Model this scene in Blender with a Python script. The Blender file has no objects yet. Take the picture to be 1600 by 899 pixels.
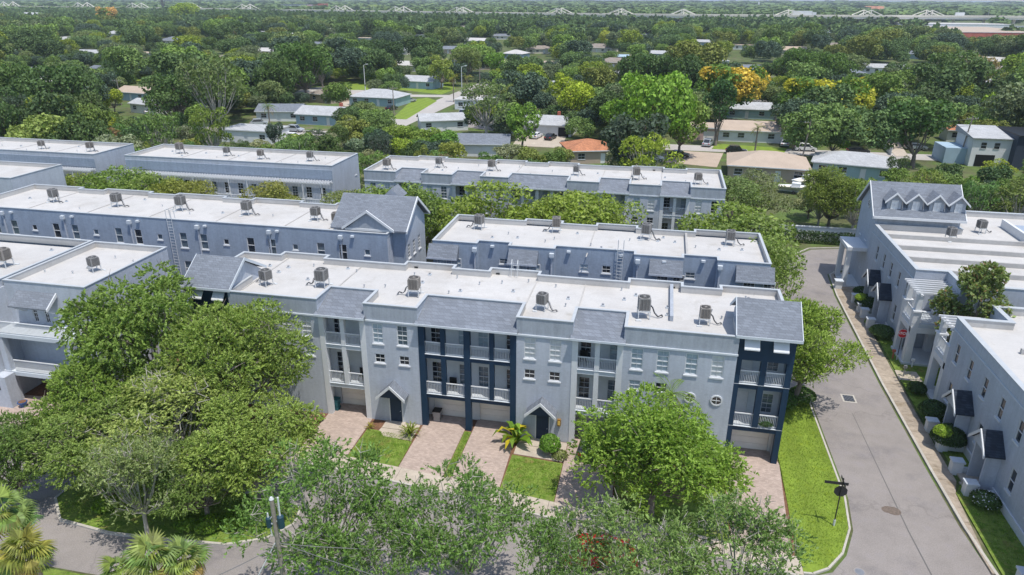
import bpy, math, random
import numpy as np
from mathutils import Vector, Matrix
R=math.radians
sc=bpy.context.scene
# ---------------------------------------------------------------- camera
CF,CP,CY,CR=1106.76,0.38615,0.20458,0.00374
H=31.0
cam_d=bpy.data.cameras.new("camera"); cam=bpy.data.objects.new("camera",cam_d)
sc.collection.objects.link(cam); sc.camera=cam
cp,sp,cy,sy=math.cos(CP),math.sin(CP),math.cos(CY),math.sin(CY)
Fv=Vector((-sy*cp,cy*cp,-sp)); R0=Vector((cy,sy,0)); U0=R0.cross(Fv)
Rv=math.cos(CR)*R0+math.sin(CR)*U0; Uv=-math.sin(CR)*R0+math.cos(CR)*U0
M=Matrix((Rv,Uv,-Fv)).transposed().to_4x4(); M.translation=(0,0,H); cam.matrix_world=M
cam_d.sensor_width=36; cam_d.lens=36*CF/1600; cam_d.clip_end=60000; cam_d.clip_start=.5
def ray(px,py): return Fv+(px-800)/CF*Rv-(py-449.5)/CF*Uv
def gp(px,py,z=0.):
    d=ray(px,py); t=(z-H)/d.z; return (t*d.x,t*d.y)
def wy(px,py,Y):
    d=ray(px,py); t=Y/d.y; return (t*d.x,H+t*d.z)
def proj(x,y,z):
    v=Vector((x,y,z-H)); q=v.dot(Fv); return (800+CF*v.dot(Rv)/q,449.5-CF*v.dot(Uv)/q,q)
# ---------------------------------------------------------------- light
SUN=Vector((.26,-.22,1)).normalized()
elev=math.asin(SUN.z)
w=bpy.data.worlds.new("World"); sc.world=w; w.use_nodes=True
nt=w.node_tree; bg=nt.nodes['Background']; sky=nt.nodes.new('ShaderNodeTexSky')
sky.sky_type='NISHITA'; sky.sun_disc=False; sky.sun_elevation=elev
sky.sun_rotation=math.atan2(SUN.x,SUN.y); sky.air_density=1.0; sky.dust_density=1.0
nt.links.new(sky.outputs[0],bg.inputs[0]); bg.inputs[1].default_value=0.15
sd=bpy.data.lights.new("sun",'SUN'); sd.energy=3.35; sd.angle=R(.53); sd.color=(1,.95,.87)
so=bpy.data.objects.new("sun",sd); sc.collection.objects.link(so)
so.rotation_euler=SUN.to_track_quat('Z','Y').to_euler(); so.location=(0,0,100)
sc.view_settings.view_transform='Standard'; sc.view_settings.look='None'
sc.view_settings.exposure=0.38; sc.view_settings.gamma=1
# ---------------------------------------------------------------- materials
def mat(name,col,rough=.8,spec=.3,metal=0,noise=None,bump=None,brick=None,island=None,objcol=False,trans=0,stripes=None,patch=None,streak=0,cracks=None):
    """noise=(scale,amount) multi-octave value variation; bump=(scale,strength); brick=(w,h,mortar,darkness,mapping); patch=(scale,colour,threshold)"""
    m=bpy.data.materials.new(name); m.use_nodes=True; t=m.node_tree; N=t.nodes; L=t.links
    b=N['Principled BSDF']; b.inputs['Roughness'].default_value=rough; b.inputs['Metallic'].default_value=metal
    b.inputs['Specular IOR Level'].default_value=spec
    geo=N.new('ShaderNodeNewGeometry'); pos=geo.outputs['Position']
    def rgb(c):
        n=N.new('ShaderNodeRGB'); n.outputs[0].default_value=(*c,1); return n.outputs[0]
    def mix(bt,fac,a,c):
        n=N.new('ShaderNodeMix'); n.data_type='RGBA'; n.blend_type=bt
        if isinstance(fac,(int,float)): n.inputs[0].default_value=fac
        else: L.new(fac,n.inputs[0])
        L.new(a,n.inputs[6]); L.new(c,n.inputs[7]); return n.outputs[2]
    def ramp(f,a,c,p0=0,p1=1):
        n=N.new('ShaderNodeMapRange'); L.new(f,n.inputs[0]); n.inputs[1].default_value=p0; n.inputs[2].default_value=p1
        n.inputs[3].default_value=a; n.inputs[4].default_value=c; return n.outputs[0]
    def nz(s,det=4,ro=.6):
        n=N.new('ShaderNodeTexNoise'); n.inputs['Scale'].default_value=s; n.inputs['Detail'].default_value=det
        n.inputs['Roughness'].default_value=ro; L.new(pos,n.inputs['Vector']); return n.outputs[0]
    def val(x):
        n=N.new('ShaderNodeCombineColor')
        for i in range(3): L.new(x,n.inputs[i])
        return n.outputs[0]
    c=rgb(col)
    if objcol:
        oi=N.new('ShaderNodeObjectInfo'); c=oi.outputs['Color']
    if patch:
        for ps,pc,th in patch:
            c=mix('MIX',ramp(nz(ps,5,.62),0,1,th-.06,th+.06),c,rgb(pc))
    if streak:
        mp_=N.new('ShaderNodeMapping'); mp_.inputs['Scale'].default_value=(1,1,.09); L.new(pos,mp_.inputs['Vector']); sn=N.new('ShaderNodeTexNoise'); sn.inputs['Scale'].default_value=2.6; sn.inputs['Detail'].default_value=5; sn.inputs['Roughness'].default_value=.7; L.new(mp_.outputs[0],sn.inputs['Vector'])
        c=mix('MULTIPLY',1.,c,val(ramp(sn.outputs[0],1-streak*1.6,1+streak*.6,.32,.6)))
    if cracks:
        vo=N.new('ShaderNodeTexVoronoi'); vo.feature='DISTANCE_TO_EDGE'; vo.inputs['Scale'].default_value=cracks[0]
        nv=N.new('ShaderNodeTexNoise'); nv.inputs['Scale'].default_value=.8; nv.inputs['Detail'].default_value=5; L.new(pos,nv.inputs['Vector']); vm=N.new('ShaderNodeVectorMath'); vm.operation='SCALE'; vm.inputs['Scale'].default_value=2.2; L.new(nv.outputs['Color'],vm.inputs[0]); va=N.new('ShaderNodeVectorMath'); L.new(vm.outputs[0],va.inputs[0]); L.new(pos,va.inputs[1]); L.new(va.outputs[0],vo.inputs['Vector'])
        c=mix('MULTIPLY',1.,c,val(ramp(vo.outputs['Distance'],cracks[1],1,0.0,.009)))
    if noise:
        for s,a in noise: c=mix('MULTIPLY',1.,c,val(ramp(nz(s),1-a,1+a,.3,.7)))
    if island:
        c=mix('MULTIPLY',1.,c,val(ramp(geo.outputs['Random Per Island'],1-island,1+island)))
    if stripes:   # mown stripes along y
        sx=N.new('ShaderNodeSeparateXYZ'); L.new(pos,sx.inputs[0])
        ma=N.new('ShaderNodeMath'); ma.operation='MULTIPLY'; ma.inputs[1].default_value=stripes[0]; L.new(sx.outputs[0],ma.inputs[0])
        mb=N.new('ShaderNodeMath'); mb.operation='SINE'; L.new(ma.outputs[0],mb.inputs[0])
        c=mix('MULTIPLY',1.,c,val(ramp(mb.outputs[0],1-stripes[1],1+stripes[1],-1,1)))
    h=None
    if brick:
        bw,bh,mo,dk,mp=brick
        sx=N.new('ShaderNodeSeparateXYZ'); L.new(pos,sx.inputs[0]); cx=N.new('ShaderNodeCombineXYZ')
        if mp=='floor':
            L.new(sx.outputs[0],cx.inputs[0]); L.new(sx.outputs[1],cx.inputs[1])
        else:
            ad=N.new('ShaderNodeMath'); ad.operation='ADD'; L.new(sx.outputs[0],ad.inputs[0]); L.new(sx.outputs[1],ad.inputs[1]); L.new(ad.outputs[0],cx.inputs[0])
            if mp=='wall': L.new(sx.outputs[2],cx.inputs[1])
            else:
                mu=N.new('ShaderNodeMath'); mu.operation='MULTIPLY'; mu.inputs[1].default_value=mp; L.new(sx.outputs[2],mu.inputs[0]); L.new(mu.outputs[0],cx.inputs[1])
        br=N.new('ShaderNodeTexBrick'); L.new(cx.outputs[0],br.inputs['Vector']); br.inputs['Scale'].default_value=1
        br.inputs['Brick Width'].default_value=bw; br.inputs['Row Height'].default_value=bh; br.inputs['Mortar Size'].default_value=mo
        br.inputs['Color1'].default_value=(1-dk,)*3+(1,); br.inputs['Color2'].default_value=(1+dk,)*3+(1,); br.inputs['Mortar'].default_value=(1-1.6*dk,)*3+(1,)
        br.inputs['Bias'].default_value=0; br.inputs['Mortar Smooth'].default_value=.3
        c=mix('MULTIPLY',1.,c,br.outputs['Color']); h=br.outputs['Fac']
    L.new(c,b.inputs['Base Color'])
    if bump or h:
        bn=N.new('ShaderNodeBump'); bn.inputs['Distance'].default_value=.02
        if bump: bn.inputs['Strength'].default_value=bump[1]; L.new(nz(bump[0],3),bn.inputs['Height'])
        else: bn.invert=True; bn.inputs['Strength'].default_value=.5; L.new(h,bn.inputs['Height'])
        L.new(bn.outputs[0],b.inputs['Normal'])
    if trans:
        tr=N.new('ShaderNodeBsdfTranslucent'); L.new(mix('MULTIPLY',1.,c,rgb((1.25,1.35,.6))),tr.inputs[0])
        ms=N.new('ShaderNodeMixShader'); ms.inputs[0].default_value=trans
        L.new(b.outputs[0],ms.inputs[1]); L.new(tr.outputs[0],ms.inputs[2]); L.new(ms.outputs[0],N['Material Output'].inputs[0])
    return m
MT={}
def D(n,*a,**k): MT[n]=mat(n,*a,**k)
D('paint_light',(.445,.48,.54),.85,noise=((.7,.05),(6,.05)),brick=(.24,.085,.006,.035,'wall'),streak=.055)
D('paint_blue',(.295,.35,.43),.85,noise=((.7,.07),(5,.06)),brick=(.24,.085,.006,.035,'wall'),streak=.06)
D('stucco_grey',(.33,.36,.405),.9,noise=((1.2,.08),(7,.07)),bump=(25,.3),streak=.09)
D('trim_white',(.62,.635,.65),.6,noise=((3,.04),))
D('trim_grey',(.52,.56,.60),.7,noise=((3,.05),))
D('cap_metal',(.42,.445,.465),.5,noise=((2,.06),))
D('navy',(.010,.034,.072),.5,noise=((2,.1),))
D('navy_dark',(.018,.036,.07),.6)
D('roof_white',(.475,.465,.45),.8,noise=((.12,.05),(.8,.05),(6,.04)),patch=((.22,(.435,.42,.40),.58),(.9,(.405,.39,.365),.66)),brick=(14,1.9,.02,.018,'floor'))
D('roof_aged',(.40,.39,.375),.85,noise=((.3,.10),(2,.08)),patch=((.4,(.36,.35,.33),.6),))
D('shingle',(.175,.195,.228),.9,noise=((.5,.07),(9,.10)),brick=(.50,.28,.022,.13,2.4),bump=None)
D('shingle_dark',(.035,.046,.065),.9,noise=((2,.15),),brick=(.33,.16,.014,.25,1.3))
D('shingle_brown',(.26,.225,.195),.9,noise=((.5,.12),(3,.1)),brick=(.5,.25,.02,.12,2.4))
D('shingle_pale',(.40,.41,.42),.9,noise=((.5,.10),(3,.08)),brick=(.5,.25,.02,.10,2.4))
D('tile_orange',(.44,.19,.10),.8,noise=((.6,.2),(4,.1)),brick=(.3,.3,.03,.15,2.4))
D('blind',(.55,.57,.58),.35,.6,noise=((3,.1),))
D('glass',(.10,.135,.165),.12,.7,noise=((1.2,.35),))
D('glass_dark',(.022,.028,.035),.1,.8,noise=((1.5,.4),))
D('glass_reflect',(.36,.43,.48),.25,.6,noise=((2.,.2),))  # pale pane glass, its bluish reflection painted into the base colour
D('asphalt',(.25,.228,.215),.95,noise=((.12,.12),(.9,.09),(14,.16),(60,.12)),bump=(60,.5),patch=((.22,(.20,.185,.185),.6),(.9,(.235,.215,.21),.6)),cracks=(.085,.84))
D('street_pale',(.40,.375,.35),.95,noise=((.1,.10),(2,.08)))
D('asphalt_old',(.27,.25,.24),.95,noise=((.1,.10),(2,.08)),)
D('seam',(.13,.125,.12),.9)
D('concrete',(.43,.375,.31),.9,noise=((.5,.10),(4,.10),(22,.06)),bump=(30,.2),island=.06)
D('concrete_worn',(.34,.285,.225),.9,noise=((.5,.16),(4,.14),(22,.08)),bump=(30,.2),patch=((.9,(.25,.20,.14),.6),))
D('kerb',(.43,.405,.36),.9,noise=((1,.12),(8,.08)))
D('paver',(.40,.32,.275),.9,noise=((.5,.10),(3,.09)),brick=(.22,.11,.006,.13,'floor'))
D('garage',(.80,.75,.69),.6,noise=((2,.04),))
D('grass',(.150,.210,.038),.95,noise=((.5,.18),(3,.22),(17,.25)),patch=((.8,(.22,.19,.06),.62),(2.2,(.09,.165,.015),.56)))
D('lawn',(.168,.240,.030),.95,noise=((.6,.12),(4,.15),(20,.22)),stripes=(3.1,.07),patch=((1.7,(.17,.235,.02),.6),))
D('earth',(.105,.115,.05),1,noise=((.05,.25),(.4,.25),(3,.2)),patch=((.06,(.22,.18,.13),.62),(.2,(.08,.12,.03),.5)))
D('mulch',(.16,.085,.05),1,noise=((4,.3),(15,.3)))
D('leaf',(.1,.2,.03),.55,.35,objcol=True,island=.45,trans=.36)
D('leaf_far',(.1,.2,.03),.7,.2,objcol=True,island=.5,trans=.28)
D('bark',(.20,.17,.145),.95,noise=((4,.25),(20,.2)))
D('bark_pale',(.36,.335,.30),.9,noise=((4,.2),(20,.15)))
D('wood_pole',(.26,.23,.20),.95,noise=((6,.2),))
D('metal_grey',(.30,.31,.33),.5,.5,.6,noise=((4,.1),))
D('ac_grey',(.24,.235,.23),.6,.4,noise=((4,.12),))
D('ac_tan',(.26,.24,.22),.6,.4,noise=((4,.12),))
D('black',(.012,.013,.015),.5)
D('black_metal',(.02,.021,.024),.4,.5)
D('galv',(.55,.57,.58),.5,.4,noise=((8,.1),))
D('transformer',(.02,.055,.08),.5,noise=((5,.15),))
D('red',(.50,.012,.02),.35,.6); D('car_red',(.30,.004,.012),.25,.6)
D('car_white',(.72,.73,.74),.3,.6); D('car_silver',(.45,.48,.51),.3,.6,.3); D('car_black',(.02,.022,.026),.25,.7)
D('rubber',(.02,.02,.02),.8); D('rim',(.45,.46,.48),.4,.5,.7)
D('sign_white',(.8,.8,.8),.5); D('blue_pot',(.01,.07,.22),.3,.6); D('terracotta',(.35,.13,.07),.8)
D('aqua',(.30,.42,.44),.8,noise=((.5,.06),)); D('sky_paint',(.33,.44,.53),.8,noise=((.5,.06),)); D('cream',(.62,.58,.50),.8,noise=((.5,.06),))
D('house_white',(.68,.69,.70),.8,noise=((.5,.05),)); D('house_tan',(.42,.34,.27),.8,noise=((.5,.08),)); D('house_navy',(.04,.055,.085),.7); D('pink',(.55,.38,.33),.8); D('brick_red',(.40,.12,.08),.85,noise=((.2,.15),))
D('fence_wood',(.40,.25,.12),.9,noise=((2,.2),)); D('fence_white',(.70,.71,.72),.7); D('bridge',(.74,.70,.62),.85,noise=((.05,.06),))
D('bin_teal',(.02,.10,.12),.5); D('water',(.10,.16,.22),.2,.5); D('blue_vivid',(.01,.12,.45),.5)
D('yellow_lamp',(.75,.5,.12),.4); D('lamp_box',(.25,.14,.04),.5); D('dirt_stain',(.15,.12,.10),.95,noise=((8,.3),))
D('petal',(.7,.25,.3),.6); D('wire',(.12,.12,.12),.6)
# ---------------------------------------------------------------- helpers
COL=sc.collection
class MB:
    def __init__(s): s.v=[];s.f=[];s.m=[];s.mats=[]
    def mi(s,n):
        if n not in s.mats: s.mats.append(n)
        return s.mats.index(n)
    def poly(s,pts,m):
        k=len(s.v); s.v+= [tuple(p) for p in pts]; s.f.append(tuple(range(k,k+len(pts)))); s.m.append(s.mi(m))
    def box(s,x0,x1,y0,y1,z0,z1,m):
        k=len(s.v); s.v+=[(x0,y0,z0),(x1,y0,z0),(x1,y1,z0),(x0,y1,z0),(x0,y0,z1),(x1,y0,z1),(x1,y1,z1),(x0,y1,z1)]
        for q in ((0,3,2,1),(4,5,6,7),(0,1,5,4),(1,2,6,5),(2,3,7,6),(3,0,4,7)): s.f.append(tuple(k+i for i in q)); s.m.append(s.mi(m))
        return s
    def obox(s,c,u,hu,hv,z0,z1,m):
        """oriented box: centre c (x,y), u unit dir"""
        vx,vy=-u[1],u[0]; P=[(c[0]+a*hu*u[0]+b*hv*vx,c[1]+a*hu*u[1]+b*hv*vy) for a,b in((-1,-1),(1,-1),(1,1),(-1,1))]
        s.prism(P,z0,z1,m); return s
    def prism(s,P,z0,z1,m):
        k=len(s.v);n=len(P); s.v+=[(x,y,z0) for x,y in P]+[(x,y,z1) for x,y in P]; mi=s.mi(m)
        s.f.append(tuple(k+i for i in reversed(range(n)))); s.m.append(mi); s.f.append(tuple(k+n+i for i in range(n))); s.m.append(mi)
        for i in range(n):
            j=(i+1)%n; s.f.append((k+i,k+j,k+n+j,k+n+i)); s.m.append(mi)
        return s
    def xprism(s,P,x0,x1,m,m_end=None):
        """profile in (y,z), extruded along x"""
        k=len(s.v);n=len(P); s.v+=[(x0,y,z) for y,z in P]+[(x1,y,z) for y,z in P]; mi=s.mi(m); me=s.mi(m_end or m)
        s.f.append(tuple(k+i for i in range(n))); s.m.append(me); s.f.append(tuple(k+n+i for i in reversed(range(n)))); s.m.append(me)
        for i in range(n):
            j=(i+1)%n; s.f.append((k+j,k+i,k+n+i,k+n+j)); s.m.append(mi)
        return s
    def yprism(s,P,y0,y1,m,m_end=None):
        k=len(s.v);n=len(P); s.v+=[(x,y0,z) for x,z in P]+[(x,y1,z) for x,z in P]; mi=s.mi(m); me=s.mi(m_end or m)
        s.f.append(tuple(k+i for i in reversed(range(n)))); s.m.append(me); s.f.append(tuple(k+n+i for i in range(n))); s.m.append(me)
        for i in range(n):
            j=(i+1)%n; s.f.append((k+i,k+j,k+n+j,k+n+i)); s.m.append(mi)
        return s
    def tube(s,a,b,r0,r1,m,n=6,cap=True):
        a=Vector(a);b=Vector(b); d=(b-a)
        if d.length<1e-5: return s
        d.normalize(); u=d.orthogonal().normalized(); v=d.cross(u); k=len(s.v); mi=s.mi(m)
        for c,r in((a,r0),(b,r1)):
            for i in range(n):
                t=2*math.pi*i/n; s.v.append(tuple(c+r*(math.cos(t)*u+math.sin(t)*v)))
        for i in range(n):
            j=(i+1)%n; s.f.append((k+i,k+j,k+n+j,k+n+i)); s.m.append(mi)
        if cap: s.f.append(tuple(k+n+i for i in range(n))); s.m.append(mi); s.f.append(tuple(k+i for i in reversed(range(n)))); s.m.append(mi)
        return s
    def path(s,pts,r,m,n=5):
        for a,b in zip(pts[:-1],pts[1:]): s.tube(a,b,r,r,m,n)
        return s
    def mesh(s,name):
        me=bpy.data.meshes.new(name); me.from_pydata(s.v,[],s.f)
        for n in s.mats: me.materials.append(MT[n])
        me.polygons.foreach_set('material_index',s.m); me.update(); return me
    def build(s,name,parent=None,label=None,kind=None):
        return place(name,s.mesh(name),parent,world=True,label=label,kind=kind)
def place(name,me,parent=None,loc=None,rz=0,world=False,label=None,kind=None,scale=None):
    o=bpy.data.objects.new(name,me); COL.objects.link(o)
    if parent is not None:
        o.parent=parent
        if world:
            o.matrix_parent_inverse=(Matrix.Translation(parent['base'] if 'base' in parent else (0,0,0))).inverted() if 'base' in parent else Matrix()
    if loc is not None:
        if parent is not None and 'base' in parent: loc=Vector(loc)-Vector(parent['base'])
        o.location=loc
    if rz: o.rotation_euler=(0,0,rz)
    if scale is not None: o.scale=(scale,)*3 if isinstance(scale,(int,float)) else scale
    if label: o['label']=label
    if kind: o['kind']=kind
    return o
def thing(name,label,cat,loc=(0,0,0),group=None,rz=0):
    o=bpy.data.objects.new(name,None); COL.objects.link(o); o.location=loc; o.rotation_euler=(0,0,rz); o.empty_display_size=.3
    o['label']=label; o['category']=cat
    if group: o['group']=group
    o['base']=tuple(float(a) for a in loc); return o
def tag(o,label,cat,group=None):
    o['label']=label; o['category']=cat
    if group: o['group']=group
    return o
def copy_tree(o,loc,rz=0,label=None,scale=None,top=True):
    c=o.copy(); COL.objects.link(c)
    if top:
        c.location=loc; c.rotation_euler=(0,0,rz); c['base']=tuple(float(a) for a in loc)
        if label: c['label']=label
        if scale is not None: c.scale=(scale,)*3 if isinstance(scale,(int,float)) else scale
    for ch in o.children:
        d=copy_tree(ch,None,top=False); d.parent=c
    return c
# wall panels with true openings: origin o, direction u along the wall, n = inward normal
def wall(mb,o,u,L,z0,z1,openings,m,depth=.14,n=None):
    o=Vector((o[0],o[1],0)); u=Vector((u[0],u[1],0)); n=Vector((-u.y,u.x,0)) if n is None else Vector((n[0],n[1],0))
    P=lambda a,z,d=0: tuple(o+u*a+n*d+Vector((0,0,z)))
    us=sorted({0,L}|{a for op in openings for a in op[:2]}); zs=sorted({z0,z1}|{a for op in openings for a in op[2:4]})
    flip=(u.cross(Vector((0,0,1)))).dot(-n)<0
    def q(pts):
        mb.poly(pts if not flip else pts[::-1],m)
    for i in range(len(us)-1):
        for j in range(len(zs)-1):
            cu=(us[i]+us[i+1])/2; cz=(zs[j]+zs[j+1])/2
            if any(a<cu<b and c<cz<d for a,b,c,d in openings): continue
            q([P(us[i],zs[j]),P(us[i+1],zs[j]),P(us[i+1],zs[j+1]),P(us[i],zs[j+1])])
    for a,b,c,d in openings:
        q([P(a,c),P(a,c,depth),P(a,d,depth),P(a,d)]); q([P(b,c,depth),P(b,c),P(b,d),P(b,d,depth)])
        q([P(a,c),P(b,c),P(b,c,depth),P(a,c,depth)]); q([P(a,d,depth),P(b,d,depth),P(b,d),P(a,d)])
WC={}
def window_meshes(w,h,cols,rows,style,glass):
    k=(w,h,cols,rows,style,glass)
    if k in WC: return WC[k]
    f=MB(); t=.055; m='trim_white' if style!='dark' else 'black'; y0,y1=.03,.10
    f.box(-w/2,-w/2+t,y0,y1,0,h,m); f.box(w/2-t,w/2,y0,y1,0,h,m); f.box(-w/2+t,w/2-t,y0,y1,0,t,m); f.box(-w/2+t,w/2-t,y0,y1,h-t,h,m)
    iw=w-2*t; ih=h-2*t
    for i in range(1,cols): x=-iw/2+iw*i/cols; f.box(x-.009,x+.009,y0+.012,y1-.02,t,h-t,m)
    for j in range(1,rows):
        z=t+ih*j/rows; b=.028 if (j*2==rows and h>1.1) else .009
        xs=[-iw/2+iw*i/cols for i in range(cols+1)]
        for a,c in zip(xs[:-1],xs[1:]): f.box(a+.0125,c-.0125,y0+.006,y1-.02,z-b,z+b,m)
    if style!='nosill': f.box(-w/2-.06,w/2+.06,-.07,.028,-.11,-.002,m)
    g=MB(); g.box(-w/2+.01,w/2-.01,.105,.125,.01,h-.01,glass)
    WC[k]=(f.mesh('window'),g.mesh('pane')); return WC[k]
def window(parent,x,y,z,w,h,rz=0,cols=2,rows=4,style='std',glass='glass',name='window',label=None):
    a,b=window_meshes(round(w,2),round(h,2),cols,rows,style,glass)
    o=place(name,a,parent,(x,y,z),rz,label=label); p=bpy.data.objects.new('pane',b); COL.objects.link(p); p.parent=o; return o
def round_window(parent,x,y,z,r,rz=0):
    f=MB(); n=20
    for i in range(n):
        a,b=2*math.pi*i/n,2*math.pi*(i+1)/n
        P=[(c*math.cos(t),c*math.sin(t)) for t,c in((a,r),(b,r),(b,r*.78),(a,r*.78))]
        f.yprism([(q[0],q[1]) for q in P][::-1],-.07,.0,'trim_white')
    f.box(-.02,.02,-.05,-.018,-r*.78,r*.78,'trim_white'); f.box(-r*.78,-.021,-.05,-.018,-.02,.02,'trim_white'); f.box(.021,r*.78,-.05,-.018,-.02,.02,'trim_white')
    o=place('round_window',f.mesh('round_window'),parent,(x,y,z),rz)
    g=MB(); g.yprism([(r*.8*math.cos(2*math.pi*i/n),r*.8*math.sin(2*math.pi*i/n)) for i in range(n)],-.015,-.004,'glass_dark')
    p=place('pane',g.mesh('pane')); p.parent=o
RC={}
def railing(parent,x,y,z,w,rz=0,h=1.0,m='trim_white',step=.115):
    k=(round(w,2),h,m,step)
    if k not in RC:
        f=MB(); f.box(-w/2,w/2,-.035,.035,h-.07,h,m); f.box(-w/2,w/2,-.03,.03,.06,.12,m)
        n=max(2,int(w/step))
        for i in range(n+1):
            xx=-w/2+.02+(w-.04)*i/n; f.box(xx-.015,xx+.015,-.015,.015,.12,h-.07,m)
        RC[k]=f.mesh('railing')
    return place('railing',RC[k],parent,(x,y,z),rz)
def garage_door(parent,x,y,z,w,h,rz=0):
    fr=MB(); fr.box(-w/2-.1,-w/2,-.05,.05,0,h+.1,'trim_white'); fr.box(w/2,w/2+.1,-.05,.05,0,h+.1,'trim_white'); fr.box(-w/2,w/2,-.05,.05,h,h+.1,'trim_white')
    o=place('garage_door',fr.mesh('garage_door'),parent,(x,y,z),rz); k=4; ph=h/k
    pm=RC.get(('gp',w,h))
    if pm is None:
        g=MB(); g.box(-w/2+.01,w/2-.01,-.02,.03,.01,ph-.012,'garage')
        for i in range(4):
            a=-w/2+.1+i*(w-.1)/4; g.box(a,a+(w-.1)/4-.12,-.032,-.0205,.1,ph-.1,'garage')
        pm=RC[('gp',w,h)]=g.mesh('panel')
    for i in range(k):
        p=bpy.data.objects.new('panel',pm); COL.objects.link(p); p.parent=o; p.location=(0,0,i*ph)
def door(parent,x,y,z,w=.95,h=2.1,rz=0,m='navy_dark',name='door'):
    f=MB(); f.box(-w/2,w/2,-.02,.04,0,h,m); f.box(-w/2-.09,-w/2-.002,-.04,.05,0,h+.09,'trim_white'); f.box(w/2+.002,w/2+.09,-.04,.05,0,h+.09,'trim_white'); f.box(-w/2,w/2,-.04,.05,h+.002,h+.09,'trim_white')
    for a in(-1,1):
        for z0,z1 in((.15,.85),(1.0,1.9)): f.box(a*w*.23-w*.16,a*w*.23+w*.16,-.034,-.0205,z0,z1,m)
    o=place(name,f.mesh(name),parent,(x,y,z),rz)
    hb=MB(); hb.tube((w*.38,-.02,1.02),(w*.38,-.09,1.02),.03,.03,'galv'); q=place('handle',hb.mesh('handle')); q.parent=o; return o
def gable_porch(parent,x,y,z,w,d,dark=False,rz=0,hh=.95):
    """little gabled entry canopy; local front faces -y"""
    f=MB(); sh='shingle_dark' if dark else 'shingle'
    th=.10; hw=w/2
    for s in(-1,1):
        P=[(0,hh),(s*(hw+.15),-.12),(s*(hw+.15),-.12+th),(0,hh+th*1.3)]
        f.yprism(P if s<0 else P[::-1],-d,0,sh)
        P2=[(0,hh-.09),(s*(hw+.17),-.24),(s*(hw+.17),.0),(0,hh+th*1.5)]
        f.yprism(P2 if s<0 else P2[::-1],-d-.09,-d-.003,'trim_white')
    o=place('porch_roof',f.mesh('porch_roof'),parent,(x,y,z),rz)
    g=MB(); g.yprism([(-hw+.05,-.05),(hw-.05,-.05),(0,hh-.1)],-d+.12,-.02,'navy_dark' if not dark else 'paint_light'); q=place('gable_board',g.mesh('gable_board')); q.parent=o
    return o
# ---------------------------------------------------------------- ground and streets
KX=[-90,-60,-45,-30,-22,-14,0,9.9]; KY=[34.6,35.6,36.9,38.2,38.4,37.55,35.7,34.45]
def kerb_y(x): return float(np.interp(x,KX,KY))
def walk_y(x): return kerb_y(x)+1.62
def flat(name,P,z,m,parent=None,kind='structure',base=None):
    b=MB(); b.poly([(x,y,z) for x,y in P],m)
    return b.build(name,parent,kind=kind)
def slab(name,P,z0,z1,m): 
    b=MB(); b.prism(P,z0,z1,m); return b.build(name,kind='structure')
G=MB(); xs=[-25000,-6000,-1500,-400,0,400,1500,6000,25000]; ys=[-300,0,150,400,1200,4000,12000,30000]
for a,b in zip(xs[:-1],xs[1:]):
    for c,d in zip(ys[:-1],ys[1:]): G.poly([(a,c,0),(b,c,0),(b,d,0),(a,d,0)],'earth')
G.build('ground',kind='structure')
flat('bay_water',[(-16000,5200),(-1800,4300),(-900,6000),(2200,9000),(9000,15000),(9000,29000),(-24000,29000)],.3,'water')
flat('street',[(-90,26.2),(12.2,26.2),(27,24),(27,29),(22.6,33),(21,36.6),(20.62,41),(20.5,47),(20.42,59.6),(20.75,80),(21.3,87),(22.6,88.8),(25.4,90.2),(60,91),(60,98),(26,98),(21,96.4),(17.6,92),(15.2,86),(14.3,80),(14.12,54),(14.25,46),(14.3,42.6),(13.9,39.3),(13.0,36.9),(11.9,35.3),(10.4,34.6)]+[(x_,y_+.1) for x_,y_ in zip(KX[::-1],KY[::-1])],.006,'asphalt')
flat('alley',[(-90,55.0),(14.12,55.0),(14.14,60.2),(-90,60.2)],.010,'asphalt_old')
flat('back_street',[(-120,75.5),(14.2,75.5),(15.2,83),(-120,82)],.010,'asphalt_old')
flat('seam_line',[(17.0,54),(17.05,54),(17.35,40),(17.9,30),(17.8,30),(17.27,40)],.011,'seam')
# asphalt stain
st=MB(); random.seed(3); cx,cy2=gp(1393,798); st.poly([(cx+(.85+.25*random.random())*math.cos(t)*.62,cy2+(.8+.3*random.random())*math.sin(t)*.45,.012) for t in [i*math.pi/9 for i in range(18)]],'dirt_stain'); st.build('asphalt_stain',kind='structure')
# crossing streets of the neighbourhood
flat('cross_street',[(-4,162),(120,163.5),(120,170),(-4,168.8)],.012,'street_pale')
flat('cross_street',[(-150,160),(-64,161.2),(-64,168),(-150,167)],.012,'street_pale')
flat('north_street',[(-74.8,167),(-66.2,167),(-64.5,300),(-72.5,300)],.016,'street_pale')
flat('far_street',[(-160,226),(-110,233),(-20,247),(60,252),(60,258),(-22,253),(-112,239),(-160,232)],.020,'street_pale')
flat('turning_circle',[(-128,236),(-118,230),(-104,236),(-98,250),(-106,262),(-124,262),(-132,250)],.024,'street_pale')
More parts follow.
